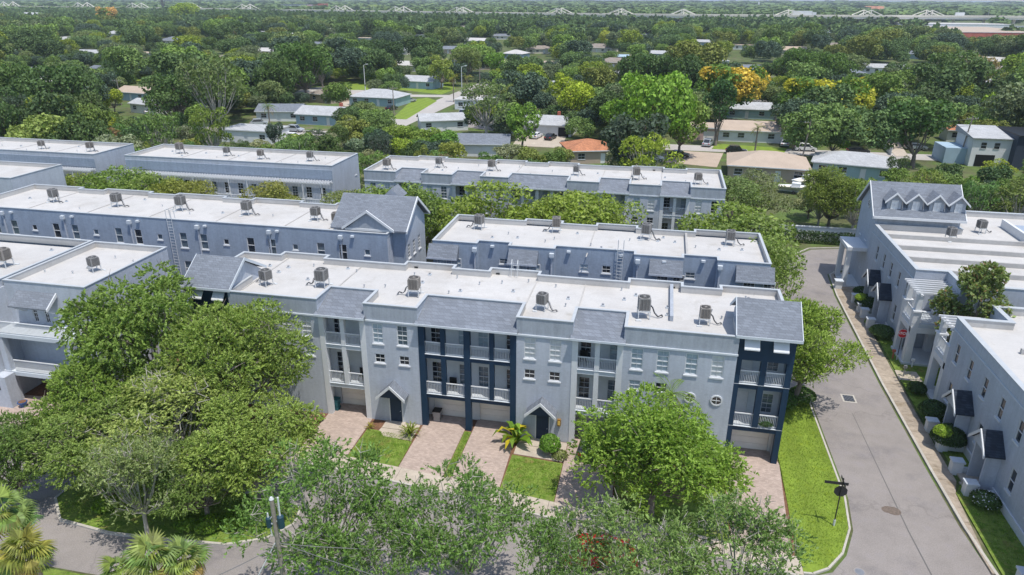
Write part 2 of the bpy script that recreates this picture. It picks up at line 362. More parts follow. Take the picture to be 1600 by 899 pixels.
# front kerb, sidewalk slabs, driveways, lawns
def lawn(name,P,m='grass'): return slab(name,P,.0,.10,m)
slab('plot',[(-60,walk_y(-60)+.05)]+[(x_,walk_y(x_)+.05) for x_ in(-45,-30,-22,-14,0,9.9)]+[(10.2,38.21),(10.2,55),(-60,55)],.0,.055,'mulch')
w1=lambda x_: walk_y(x_)+.02
DR=[((-24.35,w1(-24.35)),(-24.35,46.9),(-20.65,46.9),(-20.55,w1(-20.55))),((-16.4,w1(-16.4)),(-16.4,46.9),(-13.05,46.9),(-13.0,w1(-13))),((-12.4,w1(-12.4)),(-12.4,46.9),(-9.05,46.9),(-8.85,w1(-8.85))),
    ((-4.95,w1(-4.95)),(-4.95,46.9),(-1.4,46.9),(-1.2,w1(-1.2))),((6.3,w1(6.3)),(6.3,47.2),(9.75,47.2),(10.25,45.4),(9.85,38.5),(9.75,w1(9.75))),((-58,w1(-58)),(-58,42.2),(-44,42.4),(-41.5,w1(-41.5)))]
for i,P in enumerate(DR): slab('driveway',P,.0,.105,'paver')
lawn('grass',[(-20.5,w1(-20.5)),(-20.45,43.6),(-19.4,43.5),(-18.9,42.9),(-16.5,42.6),(-16.45,w1(-16.45))])
lawn('grass',[(-12.95,w1(-12.95)),(-13.0,44.8),(-12.45,44.8),(-12.45,w1(-12.45))])
lawn('grass',[(-8.8,w1(-8.8)),(-8.78,42.6),(-5.0,42.3),(-5.0,w1(-5))])
lawn('grass',[(-40,w1(-40)),(-39,42.4),(-24.6,42.4),(-24.45,w1(-24.5))])
lawn('grass',[(-1.1,w1(-1.1)),(-1.2,43.6),(6.2,43.6),(6.2,w1(6.2))])
lawn('lawn',[(10.05,34.9),(10.3,45.55),(10.3,55.0),(13.9,55.0),(13.9,54),(14.0,46),(14.08,42.6),(13.7,39.4),(12.8,37.1),(11.7,35.6),(10.8,34.95)],'lawn')
for P in ([(-19.6,42.95),(-19.3,44.9),(-16.6,44.9),(-16.6,42.75),(-18.2,42.8)],[(-8.7,42.75),(-8.7,44.9),(-5.0,44.9),(-5.0,42.5)]): slab('path',P,.0,.098,'concrete')
kb=MB()
def kerb(pts,w=.16,h=.14,m='kerb',name='kerb'):
    b=MB()
    for (x0,y0),(x1,y1) in zip(pts[:-1],pts[1:]):
        d=Vector((x1-x0,y1-y0)); n=Vector((-d.y,d.x)).normalized()*w
        b.prism([(x0,y0),(x1,y1),(x1+n.x,y1+n.y),(x0+n.x,y0+n.y)],0,h,m)
    return b.build(name,kind='structure')
kerb([(x_,y_) for x_,y_ in zip(KX,KY)],.16,.13)
kerb([(10.2,34.75),(10.75,34.8),(11.75,35.45),(12.85,36.97),(13.75,39.35),(14.13,42.6),(14.08,46),(13.95,54),(14.1,74)],.13,.13)
kerb([(15.1,83.2),(15.2,86),(17.4,92.2),(20.8,96.7),(26,98.2),(60,98.2)],.15,.13)
kerb([(27,29.2),(22.8,33.1),(21.15,36.6),(20.78,41),(20.66,47),(20.58,59.6),(20.91,80),(21.45,86.9),(22.7,88.6),(25.4,90.05),(40,90.8)][::-1],.18,.14)
# pavement slabs, each its own piece
sw=bpy.data.objects.new('sidewalk',None); COL.objects.link(sw); sw['kind']='structure'; sw['base']=(0.,0.,0.)
x=-58.
while x<9.4:
    b=MB(); j=random.uniform(-.004,.004); wd=1.55
    yo=0 if x>-30 else -(min(0,(x+30)))*-.03
    xa_,xb_=x+.012,x+wd-.012; b.prism([(xa_,kerb_y(xa_)+.17),(xb_,kerb_y(xb_)+.17),(xb_,walk_y(xb_)),(xa_,walk_y(xa_))],0,.115+j,'concrete'); b.build('paving_slab',sw); x+=wd
sw2=bpy.data.objects.new('sidewalk',None); COL.objects.link(sw2); sw2['kind']='structure'; sw2['base']=(0.,0.,0.)
def edgeL(y): return np.interp(y,[36,41,47,59.6,80,87,90],[20.99,20.80,20.68,20.62,20.95,21.5,23.5])
def edgeR(y): return np.interp(y,[38,40.5,44.6,44.7,48,57,66,74,82,90],[21.1,21.25,21.5,22.05,22.0,22.05,22.25,22.5,23.2,25.2])
y=37.
while y<88:
    b=MB(); j=random.uniform(-.004,.004); a,c=y+.012,y+1.5-.012
    b.prism([(edgeL(a),a),(edgeR(a),a),(edgeR(c),c),(edgeL(c),c)],0,.13+j,'concrete_worn'); b.build('paving_slab',sw2); y+=1.5
lawn('grass',[(21.5,33),(21.55,44.6),(22.35,46),(22.3,57),(22.55,66),(22.8,74),(23.5,82),(26,90),(60,90.5),(60,33)],'grass')
for P in ([(22.2,50.6),(22.2,51.6),(24.2,51.6),(24.2,50.6)],[(22.2,45.0),(22.2,46.0),(24.2,46.0),(24.2,45.0)],[(22.3,60.6),(22.4,62.4),(24.2,62.4),(24.2,60.6)],[(22.9,72.6),(22.9,74.0),(24.6,74.0),(24.6,72.6)]): slab('path',P,.0,.112,'concrete')
P=[(-37.5,31.5),(-35.6,29.8),(-31.7,29.4),(-28.3,29.6),(-24,30.0),(-21.9,31.0),(-20.9,32.5),(-21.2,33.9),(-22.6,34.5),(-37.5,34.6)]
lawn('island_grass',P,'grass'); kerb(P[::-1]+[P[-1]],.16,.14)
slab('verge',[(-90,5),(-90,26.0),(12,26.0),(26.8,23.8),(26.8,5)],.0,.09,'grass')
# drain cover in the right hand street
t=thing('manhole',"dark square drain grate with pale concrete rim in the right-hand street",'drain',(17.25,56.4,0))
b=MB(); b.box(16.7,17.8,55.75,57.05,.007,.02,'kerb'); b.build('rim',t); b=MB(); b.box(16.84,17.66,55.9,56.9,.021,.03,'black')
for i in range(7): b.box(16.86+.115*i,16.90+.115*i,55.92,56.88,.0305,.04,'metal_grey')
b.build('grate',t)
t=thing('drain_cover','round pale iron cover sunk in the asphalt at the bottom edge of the right street','drain',(*gp(1343,894),0))
b=MB(); q=gp(1343,894); b.tube((q[0],q[1],.005),(q[0],q[1],.02),.34,.34,'asphalt_old',20); b.build('cover',t)
b=MB(); b.tube((q[0],q[1],.0201),(q[0],q[1],.026),.26,.26,'metal_grey',20); b.build('lid_plate',t)
# ================================================================ TOWNHOUSES
def parapet_ring(mb,pts,z0,z1,th=.15,m='paint_light',capm='cap_metal',co=.045,rm='roof_white'):
    """pts: closed CCW outline. walls along each edge (inside), with a cap"""
    n=len(pts); P=[Vector(p) for p in pts]; inn=[];out=[]
    for i in range(n):
        a,b,c=P[i-1],P[i],P[(i+1)%n]; d1=(b-a).normalized(); d2=(c-b).normalized()
        n1=Vector((-d1.y,d1.x)); n2=Vector((-d2.y,d2.x)); k=(n1+n2)/(1+n1.dot(n2)); inn.append(b+k*th); out.append(b-k*co)
    for i in range(n):
        j=(i+1)%n; a,b,c,d=P[i],P[j],inn[j],inn[i]
        mb.poly([(c.x,c.y,z0),(d.x,d.y,z0),(d.x,d.y,z1),(c.x,c.y,z1)],rm)
        mb.poly([(a.x,a.y,z0-.0),(b.x,b.y,z0-.0),(b.x,b.y,z1),(a.x,a.y,z1)],m)
    cap=MB()
    for i in range(n):
        j=(i+1)%n; ko=[out[i],out[j]]; ki=[inn[i]+(inn[i]-out[i])*.15,inn[j]+(inn[j]-out[j])*.15]
        a,b,c,d=ko[0],ko[1],ki[1],ki[0]
        cap.poly([(p.x,p.y,z1+.06) for p in(a,b,c,d)],capm)
        cap.poly([(p.x,p.y,z1) for p in(d,c,b,a)],capm)
        cap.poly([(a.x,a.y,z1),(b.x,b.y,z1),(b.x,b.y,z1+.06),(a.x,a.y,z1+.06)],capm)
        cap.poly([(c.x,c.y,z1),(d.x,d.y,z1),(d.x,d.y,z1+.06),(c.x,c.y,z1+.06)],capm)
    return cap
def plain_wall(mb,a,b,z0,z1,m):
    mb.poly([(a[0],a[1],z0),(b[0],b[1],z0),(b[0],b[1],z1),(a[0],a[1],z1)],m)
def roof_bits(root,xs0,xs1,y0,y1,zr,n,seed,seams=()):
    rnd=random.Random(seed)
    for i in range(n):
        x=xs0+(xs1-xs0)*(i+.5)/n+rnd.uniform(-.8,.8); y=rnd.uniform(y0,y1)
        b=MB()
        if rnd.random()<.5:
            b.tube((x,y,zr),(x,y,zr+.22),.05,.05,'galv',6); b.tube((x,y,zr+.22),(x,y,zr+.27),.09,.05,'metal_grey',6)
        else:
            b.box(x-.14,x+.14,y-.12,y+.12,zr,zr+.12,'trim_grey'); b.tube((x,y,zr+.12),(x,y,zr+.2),.1,.1,'metal_grey',7)
        b.build('roof_vent',root)
    for x in seams:
        b=MB(); b.box(x-.05,x+.05,y0-2,y1+1.2,zr,zr+.05,'roof_aged'); b.build('roof_seam',root)
def front_block(root,x0,Y,secs,yback,mansard='shingle',light='paint_light',zt=10.05,rear_steps=True,extra=None):
    """three-storey row, balcony side facing -y.  secs: list of (kind,width,opt)"""
    zr=zt-.52; x=x0; body=MB(); trim=MB(); roofP=[]; outline=[]
    for k,wd,op in secs:
        a,b=x,x+wd
        if k=='box':
            ops=[]; W=op.get('tall',[]); S=op.get('small',[]); O=op.get('round',[])
            for c in W: ops.append((c-.42,c+.42,6.85,8.5)); window(root,a+c,Y,6.85,.84,1.65,glass=('glass_reflect','blind','glass_reflect','glass','blind','glass_reflect','glass_dark')[int(c*10+a*3)%7])
            for c in S: ops.append((c-.41,c+.41,5.2,5.98)); window(root,a+c,Y,5.2,.82,.78,cols=2,rows=2,glass='glass_dark' if int(c*7)%2 else 'glass_reflect')
            wall(body,(a,Y),(1,0),wd,0,8.72,ops,light)
            for c in O: round_window(root,a+c,Y,5.05,.42)
            # stucco band above the string course, set back a little
            body.poly([(a,Y,8.72),(b,Y,8.72),(b,Y,zr),(a,Y,zr)],'stucco_grey')
            for xx in(a,b): 
                plain_wall(body,(xx,Y+2.6),(xx,Y),8.72,zr,light)
            (lambda tb: (tb.box(a-.04,b+.04,Y-.09,Y-.002,8.66,8.78,'trim_grey'), tb.build('string_course',root)))(MB())
            plain_wall(body,(a,Y+2.8),(a,Y),0,8.72,light); plain_wall(body,(b,Y),(b,Y+2.8),0,8.72,light)
            for c in op.get('porch',[]):
                gable_porch(root,a+c,Y,2.75,2.0,1.0); door(root,a+c+.05,Y-.05,.12)
                s=MB(); s.box(a+c-.8,a+c+.8,Y-1.1,Y-.02,.0,.16,'concrete'); s.build('doorstep',root)
                l=MB(); l.box(a+c-.75,a+c-.6,Y-.12,Y-.01,2.15,2.4,'galv'); l.build('wall_lamp',root)
            outline+=[(a,Y+.0),(b,Y+.0)]; roofP.append((a,b,Y+.2))
        elif k=='bay':
            n=op.get('n',2); cm=op.get('m','trim_white'); iw='trim_white'; yb=Y+1.45
            cw=.42 if cm!='navy' else .46; mw=.34
            # floors
            for z0,z1 in((2.62,2.95),(6.02,6.36)): 
                bb=MB(); bb.box(a+.01,b-.01,Y+.03,yb,z0,z1,cm if cm=='navy' else 'trim_grey'); bb.box(a+.012,b-.012,Y-.03,yb,z1+.002,z1+.03,'trim_grey'); bb.build('balcony_floor',root)
            # back wall with windows/doors
            ops=[]; seg=(wd)/n
            for i in range(n):
                c=seg*(i+.5)
                for z,h,gl in((6.6,1.7,'glass_reflect'),(3.2,1.8,'glass')):
                    off=.28*(1 if i%2 else -.2)
                    ops.append((c+off-.42,c+off+.42,z,z+h)); window(root,a+c+off,yb,z,.84,h,glass=('glass_dark' if (i+int(z))%3==0 else gl),style='nosill')
            wall(body,(a,yb),(1,0),wd,2.95,8.9,ops,'trim_white')
            plain_wall(body,(a+.005,yb),(a+.005,Y+.3),0,8.9,'trim_white'); plain_wall(body,(b-.005,Y+.3),(b-.005,yb),0,8.9,'trim_white')
            body.box(a,b,Y+.3,yb,8.85,8.9,'trim_white')
            # columns
            lows=[0]+([n//2] if n==4 else [])+[n]
            for i in range(n+1):
                full=i in lows; ww=cw if full else mw
                xc=a+seg*i; xa=xc if i==0 else xc-ww if i==n else xc-ww/2
                cb=MB(); cb.box(xa,xa+ww,Y-.04 if full else Y,Y+.36,0.05 if full else 2.96,8.86,cm); cb.build('column',root)
            for i in range(n):
                xa=a+seg*i+(cw if i==0 else (cw if i in lows else mw)/2); xb=a+seg*(i+1)-(cw if i==n-1 else (cw if i+1 in lows else mw)/2)
                for z in(2.99,6.39): railing(root,(xa+xb)/2,Y+.12,z,xb-xa)
            bm=MB(); bm.box(a+cw+.002,b-cw-.002,Y+.01,Y+.3,8.62,8.84,cm); bm.build('lintel',root)
            # garage
            for i in range(0,n,2):
                ga=a+seg*i+.42; gb=a+seg*(i+2)-.42
                wall(body,(a+seg*i,yb+.15),(1,0),seg*2,0,2.62,[(.5,seg*2-.5,0,2.25)],'trim_white')
                garage_door(root,a+seg*(i+1),yb+.25,.06,seg*2-1.0,2.2)
            # mansard
            ms=MB(); ym=Y+2.55
            ms.xprism([(Y-.38,8.86),(Y-.38,8.98),(ym,zt-.1),(ym,8.95),(Y,8.86)],a-.12,b+.12,mansard); o=ms.build('shingle_roof',root)
            gt=MB(); gt.box(a-.14,b+.14,Y-.44,Y-.385,8.83,8.99,'trim_grey'); gt.build('gutter',root)
            plain_wall(body,(a,ym),(b,ym),8.9,zr,light)
            outline+=[(a,ym),(b,ym)]; roofP.append((a,b,ym+.2))
        elif k=='tower':
            n=2; cm='navy'; yb=Y+1.8; Yt=Y+.45
            for z0,z1 in((2.55,2.9),(5.95,6.3)):
                bb=MB(); bb.box(a+.01,b-.01,Yt+.03,yb,z0,z1,cm); bb.box(a+.012,b-.012,Yt-.03,yb,z1+.002,z1+.03,'trim_grey'); bb.build('balcony_floor',root)
            seg=wd/2; ops=[]
            for i in range(2):
                c=seg*(i+.5)
                for z,h in((6.4,1.9),(3.0,2.0)):
                    if i==0: ops.append((c-.42,c+.42,z,z+h)); door(root,a+c,yb+.1,z,.84,h-.05,m='trim_white',name='balcony_door')
                    else: ops.append((c-.5,c+.3,z+.4,z+h)); window(root,a+c-.1,yb,z+.4,.8,h-.4,style='nosill')
            wall(body,(a,yb),(1,0),wd,2.9,8.7,ops,'trim_grey')
            plain_wall(body,(a+.005,yb),(a+.005,Yt+.3),0,8.7,'trim_white'); plain_wall(body,(b-.005,Yt+.3),(b-.005,yb),0,8.7,'trim_white')
            for i in range(3):
                ww=.4; xc=a+seg*i; xa=xc if i==0 else xc-ww if i==2 else xc-ww/2
                cb=MB(); cb.box(xa,xa+ww,Yt-.02,Yt+.4,.05 if i!=1 else 2.92,8.6,cm); cb.build('column',root)
            for i in range(2):
                xa=a+seg*i+(.4 if i==0 else .2); xb=a+seg*(i+1)-(.2 if i==0 else .4)
                for z in(2.95,6.35): railing(root,(xa+xb)/2,Yt+.12,z,xb-xa)
                # upper wall awning
            ub=MB(); ub.box(a,b,Yt-.03,Yt+.4,8.2,10.1,cm); ub.box(a,b,Yt+.4,yb,8.62,8.7,'trim_white'); ub.build('upper_wall',root)
            for i in range(2):
                c=a+seg*(i+.5)-.05; aw=MB(); aw.xprism([(Yt-.035,9.85),(Yt-.5,9.25),(Yt-.5,9.17),(Yt-.035,9.75)],c-.5,c+.5,'trim_white'); aw.build('awning',root)
            wall(body,(a,yb+.15),(1,0),wd,0,2.55,[(.5,wd-.5,0,2.2)],'trim_white'); garage_door(root,a+wd/2,yb+.25,.06,wd-1.,2.15)
            # gable roof, ridge along x
            ov=.22; rf=MB(); y0,yr,y1=Yt-.5,Y+2.5,Y+5.4; ze,zg=10.12,11.85
            rf.xprism([(y0,ze-.02),(y0,ze+.1),(yr,zg+.1),(y1,ze+.1),(y1,ze-.02),(yr,zg-.06)],a-ov,b+ov,mansard); rf.build('shingle_roof',root)
            rk=MB()
            for xx in(a-ov-.05,b+ov): rk.xprism([(y0-.04,ze-.1),(y0-.04,ze+.12),(yr,zg+.13),(y1+.04,ze+.12),(y1+.04,ze-.1),(yr,zg-.14)],xx,xx+.05,'trim_grey')
            rk.box(a-ov,b+ov,y0-.06,y0-.005,ze-.1,ze+.09,'trim_grey'); rk.build('roof_trim',root)
            gw=MB(); gw.xprism([(Yt-.02,8.7),(y1-.4,8.7),(y1-.4,ze),(yr,zg-.1),(Yt-.02,ze)],a+.02,b-.02,'paint_light' if True else cm); gw.build('gable_wall',root)
            side=MB(); side.box(b-.3 if a>-20 else a,b-.0 if a>-20 else a+.3,Yt+.4,Y+5,0,8.7,'paint_light'); side.build('side_wall',root)
            outline+=[(a,Y+3.2),(b,Y+3.2)]; roofP.append((a,b,Y+3.2))
        x=b
    x1=x
    rb=MB()
    for a,b,ya in roofP: rb.poly([(a,ya-.18,zr),(b,ya-.18,zr),(b,yback,zr),(a,yback,zr)],'roof_white')
    # rear wall with stepped parapet
    n=max(3,int((x1-x0)/5)); seg=(x1-x0)/n; xx=x0; back=[]
    k=0; xx=x1
    wds=[4.5,2.85,4.3,7.2,4.3,3.0,4.4,7.2,4.3,2.9]
    while xx>x0+.3:
        wd=wds[k%len(wds)]; nx=max(x0,xx-wd)
        if nx-x0<1.5: nx=x0
        off=0 if k%2==0 else -.8; back+=[(xx,yback+off),(nx,yback+off)]; xx=nx; k+=1
    out=outline+back
    # remove duplicates
    oo=[out[0]]
    for p in out[1:]:
        if (Vector(p)-Vector(oo[-1])).length>.01: oo.append(p)
    cap=parapet_ring(body,oo,zr,zt,rm='roof_white',m='stucco_grey')
    cap.build('parapet_cap',root)
    for (p,q) in zip(back[:-1],back[1:]): plain_wall(body,p,q,0,zr,light)
    plain_wall(body,(x1,Y+.5),(x1,yback),0,zr,light); plain_wall(body,(x0,yback),(x0,Y+.5),0,zr,light)
    body.build('wall',root); rb.build('flat_roof',root)
    for i in range(int((x1-x0)/3.6)):   # scuppers in the rear parapet
        xx=x0+1.5+i*3.6; b=MB(); b.box(xx-.16,xx+.16,yback-.27-.8*(0),yback-.255,zr+.06,zr+.2,'black')
        if i%2==0: b.build('scupper',root)
    return x1
A=thing('townhouse_block','long grey-blue three-storey townhouse block in the foreground with navy balcony towers','building',(-12.8,49,0))
two=[1.1,2.95]
front_block(A,-35.55,45.0,[('tower',3.75,{}),('box',7.4,dict(tall=[1,2.75,4.7,6.35],small=[4.75,6.4],round=[.95,2.7])),('bay',3.75,{}),('box',4.2,dict(tall=[1.0,2.95],small=[1.05,3.0],porch=[2.05])),
  ('bay',7.45,dict(n=4,m='navy')),('box',4.05,dict(tall=[1.0,2.85],small=[1.0,2.85],porch=[2.0])),('bay',3.6,{}),('box',7.65,dict(tall=[.98,2.75,4.7,6.45],small=[.95,2.8],round=[4.85,6.65],porch=[2.9])),('tower',3.75,{})],54.4)
roof_bits(A,-33,9,48.6,53.2,9.53,34,5,seams=(-31.6,-24.4,-9.0,-5))
b=MB(); b.box(1.7,1.95,47.8,54.2,9.54,9.95,'stucco_grey'); b.build('party_parapet',A)
# ladder hoops over the rear edge of the front roof
b=MB()
for xx in(-11.25,-10.75): b.path([(xx,54.55,8.9),(xx,54.55,10.75),(xx,54.2,11.0),(xx,53.9,10.7),(xx,53.9,9.6)],.03,'galv')
for i in range(4): b.tube((-11.25,54.55,9.3+i*.35),(-10.75,54.55,9.3+i*.35),.02,.02,'galv')
b.build('ladder',A)
F=thing('townhouse_block','far grey three-storey townhouse row with shingled mansards behind yellow-green trees','building',(-15,92,0))
bx=lambda w:('box',w,dict(tall=[w*.26,w*.72],small=[w*.26,w*.72]))
front_block(F,-38,86.5,[bx(4.4),('bay',3.5,{}),bx(4.2),('bay',3.7,{}),bx(3.7),('bay',7.5,dict(n=4)),bx(4.0),('bay',3.7,{}),bx(3.9),('bay',3.5,{}),bx(4.1)],97.0)
roof_bits(F,-36,7,89.5,95.5,9.53,16,8,seams=(-29.9,-18.5,-7,.6))
b=MB(); b.box(-3.3,-3.15,88,96.7,9.54,9.9,'roof_aged'); b.build('party_parapet',F)

def rear_fittings(root,Y,pipes=(),scups=(),zt=9.6,m='trim_grey'):
    for x in pipes:
        b=MB(); b.box(x-.2,x+.2,Y-.3,Y-.005,zt-.35,zt,m); b.box(x-.14,x+.14,Y-.24,Y-.01,zt-.5,zt-.352,m); b.box(x-.06,x+.06,Y-.14,Y-.03,.1,zt-.502,'paint_light'); b.build('downpipe',root)
    for x in scups:
        b=MB(); b.box(x-.17,x+.17,Y-.26,Y-.005,zt-.12,zt+.06,m); b.build('scupper',root)
def ladder(root,x,Y,z0,z1,w=.5,cage=True):
    b=MB()
    for s in(-1,1): b.path([(x+s*w/2,Y-.25,z0),(x+s*w/2,Y-.25,z1+1.0),(x+s*w/2,Y+.25,z1+1.0),(x+s*w/2,Y+.35,z1)],.03,'galv',4)
    z=z0+.2
    while z<z1+.1: b.tube((x-w/2,Y-.25,z),(x+w/2,Y-.25,z),.022,.022,'galv',4); z+=.32
    b.build('ladder',root)
# ---- block C (rear side toward the camera)
Cb=thing('townhouse_block','blue-grey townhouse row directly behind the foreground block, white roof with stepped parapet','building',(-5,65,0))
secs=[(-20.2,-15.9,0),(-15.9,-12.9,1),(-12.9,-8.6,0),(-8.6,-1.45,1),(-1.45,2.85,0),(2.85,5.75,1),(5.75,10.2,0)]
body=MB(); Yc=60.5; out=[]
wins={0:[],1:[(-13.5,7.85,.9,.55,2,2,'glass')],3:[(-5.95,7.7,.8,.72,2,2,'glass_reflect'),(-3.9,7.7,.8,.74,2,2,'glass_dark')],5:[(3.6,7.8,.85,.6,2,2,'glass')]}
for i,(a,b,rc) in enumerate(secs):
    yy=Yc+(.85 if rc else 0); ops=[]
    for (x,z,w_,h_,c_,r_,g_) in wins.get(i,[]): ops.append((x-a-w_/2,x-a+w_/2,z,z+h_)); window(Cb,x,yy,z,w_,h_,cols=c_,rows=r_,glass=g_)
    wall(body,(a,yy),(1,0),b-a,0,9.5,ops,'paint_blue')
    out+=[(a,yy),(b,yy)]
    if i: plain_wall(body,(a,yy if not rc else Yc),(a,Yc if not rc else yy),0,9.95,'paint_blue') if 0 else plain_wall(body,(a,Yc),(a,Yc+.85),0,9.5,'paint_blue')
bk=[(10.2,69.3),(4.0,69.3),(4.0,68.5),(-1.5,68.5),(-1.5,69.3),(-5.6,69.3),(-5.6,68.5),(-9.0,68.5),(-9.0,69.3),(-12.9,69.3),(-12.9,68.6),(-17.4,68.6),(-17.4,69.3),(-20.2,69.3)]
cap=parapet_ring(body,out+bk,9.5,10.0,m='paint_blue'); cap.build('parapet_cap',Cb)
for p,q in zip(bk[:-1],bk[1:]): plain_wall(body,p,q,0,9.5,'paint_light')
plain_wall(body,(10.2,60.5),(10.2,69.3),0,9.5,'paint_light'); plain_wall(body,(-20.2,69.3),(-20.2,60.5),0,9.5,'paint_light')
body.build('wall',Cb)
b=MB()
for i,(a,c,rc) in enumerate(secs): b.poly([(a,Yc+(.85 if rc else 0)+.1,9.5),(c,Yc+(.85 if rc else 0)+.1,9.5),(c,68.7,9.5),(a,68.7,9.5)],'roof_white')
b.build('flat_roof',Cb)
for x0_,x1_,g_ in((-20.55,-17.65,'glass_reflect'),(-12.85,-10.1,'glass_reflect'),(-.05,2.85,'glass_dark'),(7.35,10.55,'glass_dark')):
    b=MB(); b.xprism([(Yc-.9,8.5),(Yc-.9,8.62),(Yc-.01,9.72),(Yc-.01,8.5)],x0_,x1_,'shingle'); b.build('shingle_roof',Cb)
    b=MB(); b.box(x0_-.02,x1_+.02,Yc-.95,Yc-.905,8.47,8.63,'paint_light'); b.xprism([(Yc-.9,8.46),(Yc-.9,8.5),(Yc,8.5),(Yc,8.1)],x0_+.15,x0_+.25,'paint_blue');b.xprism([(Yc-.9,8.46),(Yc-.9,8.5),(Yc,8.5),(Yc,8.1)],x1_-.25,x1_-.15,'paint_blue'); b.build('roof_trim',Cb)
    for k in range(2):
        xx=x0_+.8+(x1_-x0_-1.5)*(k+.05)
        window(Cb,xx+.35,Yc-.13,7.45,1.0,.95,cols=3,rows=2,glass=g_,style='nosill')
rear_fittings(Cb,60.5,pipes=(-16.1,),scups=()); rear_fittings(Cb,60.5,pipes=(-8.85,-1.1,6.0),scups=(1.2,)); rear_fittings(Cb,61.35,scups=(-14.6,-7.4,-2.6,4.6))
ladder(Cb,-2.7,61.35,.5,10.05)
roof_bits(Cb,-19,9,62.3,67.5,9.5,20,2,seams=(-5.7,))
b=MB(); b.box(3.1,3.3,61.8,68.6,9.5,9.9,'roof_aged'); b.build('party_parapet',Cb)
# ---- block B (rear side toward the camera, gabled end)
Bb=thing('townhouse_block','long blue-walled townhouse block at left with wall ladder and shingled gable end','building',(-48,66,0))
body=MB(); Yb=61.3; xl=-74.; ops=[]
us=7.65
for k in range(7):
    bx0=-60.5+us*(k-2)     # repeats of one unit
    for dx,z,w_,h_,c_,r_ in((0.15,7.0,.85,1.65,1,2),(2.7,7.68,.6,.62,1,1),(5.45,7.0,.85,1.65,1,2),(0.15,3.9,.85,1.65,1,2),(5.45,3.9,.85,1.65,1,2)):
        x=bx0+dx
        if x<xl+1 or x>-25.5: continue
        if k==6 and dx==.15 and z<4: continue
        ops.append((x-xl-w_/2,x-xl+w_/2,z,z+h_)); window(Bb,x,Yb,z,w_,h_,cols=c_,rows=r_,glass='glass' if (k+int(dx))%3 else 'glass_dark')
wall(body,(xl,Yb),(1,0),-25.05-xl,0,9.5,ops,'paint_blue')
out=[(xl,Yb),(-25.05,Yb),(-25.05,63.0),(-30.8,63.0),(-30.8,70.2)]
bk=[(-30.8,70.8),(-34.5,70.8),(-34.5,70.1),(-38.5,70.1),(-38.5,70.8),(-44.5,70.8),(-44.5,70.1),(-48,70.1),(-48,70.8),(-54.2,70.8),(-54.2,70.1),(-57.6,70.1),(-57.6,70.8),(-63.8,70.8),(-63.8,70.1),(-67,70.1),(-67,70.8),(xl,70.8)]
cap=parapet_ring(body,out+bk,9.5,10.0,m='paint_blue'); cap.build('parapet_cap',Bb)
for p,q in zip(bk[:-1],bk[1:]): plain_wall(body,p,q,0,9.5,'paint_light')
plain_wall(body,(-25.05,61.3),(-25.05,63),0,9.5,'paint_light'); plain_wall(body,(xl,70.8),(xl,61.3),0,9.5,'paint_light')
b=MB(); b.poly([(xl,61.4,9.5),(-25.1,61.4,9.5),(-25.1,63.2,9.5),(-30.6,63.2,9.5),(-30.6,70.6,9.5),(xl,70.6,9.5)],'roof_white'); b.build('flat_roof',Bb)
body.build('wall',Bb)
rear_fittings(Bb,61.3,pipes=(-69.1,-61.45,-53.4,-45.5,-37.5,-29.85),scups=(-67.9,-60.3,-52.4,-44.6,-36.6,-28.6)); ladder(Bb,-48.5,61.3,1,10.05,.55)
# gabled end unit
gw=MB(); ops=[(y-62.6-.36,y-62.6+.36,z,z+1.5) for y in(63.6,65.1,66.7) for z in(6.9,3.7)]
wall(gw,(-23.7,62.6),(0,1),6.0,0,10.1,ops,'paint_light',n=(-1,0))
gw.poly([(-23.7,62.6,10.1),(-23.7,68.6,10.1),(-23.7,65.6,12.4)],'paint_light'); gw.box(-30.7,-23.72,62.6,62.75,0,10.3,'paint_blue'); gw.box(-30.7,-23.72,68.4,68.6,0,10.1,'paint_light'); gw.build('wall',Bb)
for y in(63.6,65.1,66.7):
    for z in(6.9,3.7): window(Bb,-23.7,y,z,.72,1.5,rz=R(90))
rf=MB(); P=[(62.0,10.0),(62.0,10.14),(65.6,12.72),(69.2,10.14),(69.2,10.0),(65.6,12.55)]; rf.xprism(P,-31.2,-23.35,'shingle')
# cross gable toward the camera
gx=-27.25; hw=2.45; zb,zg=10.2,11.95
for s in(-1,1): rf.poly([(gx,61.9,zg+.12),(gx+s*(hw+.2),61.9,zb+.05),(gx+s*(hw+.2),62.35,zb+.05),(gx,64.85,zg+.12)][::s],'shingle')
rf.build('shingle_roof',Bb)
gt=MB(); gt.yprism([(gx-hw+.1,zb-.1),(gx+hw-.1,zb-.1),(gx,zg-.1)],62.05,62.2,'stucco_grey'); 
for s in(-1,1):
    P=[(gx,zg-.12),(gx+s*(hw+.25),zb-.22),(gx+s*(hw+.25),zb+.05),(gx,zg+.15)]; gt.yprism(P if s<0 else P[::-1],61.82,61.95,'trim_white')
gt.box(gx-hw,gx+hw,61.98,62.3,zb-.25,zb-.02,'trim_white')
gt.xprism([(62.0,9.9),(62.0,10.17),(65.6,12.76),(69.2,10.17),(69.2,9.9),(65.6,12.45)],-23.34,-23.24,'trim_white'); gt.box(-31.2,-23.35,69.2,69.3,9.9,10.1,'trim_white'); gt.build('gable_trim',Bb)
g2=MB(); g2.yprism([(-27.7,12.0),(-25.7,12.0),(-26.7,12.95)],67.2,69.3,'shingle','stucco_grey'); g2.build('rear_gable',Bb)
roof_bits(Bb,-72,-33,63.5,69,9.5,14,11,seams=(-67.5,-60,-52.4,-44.6,-36.8,-32))
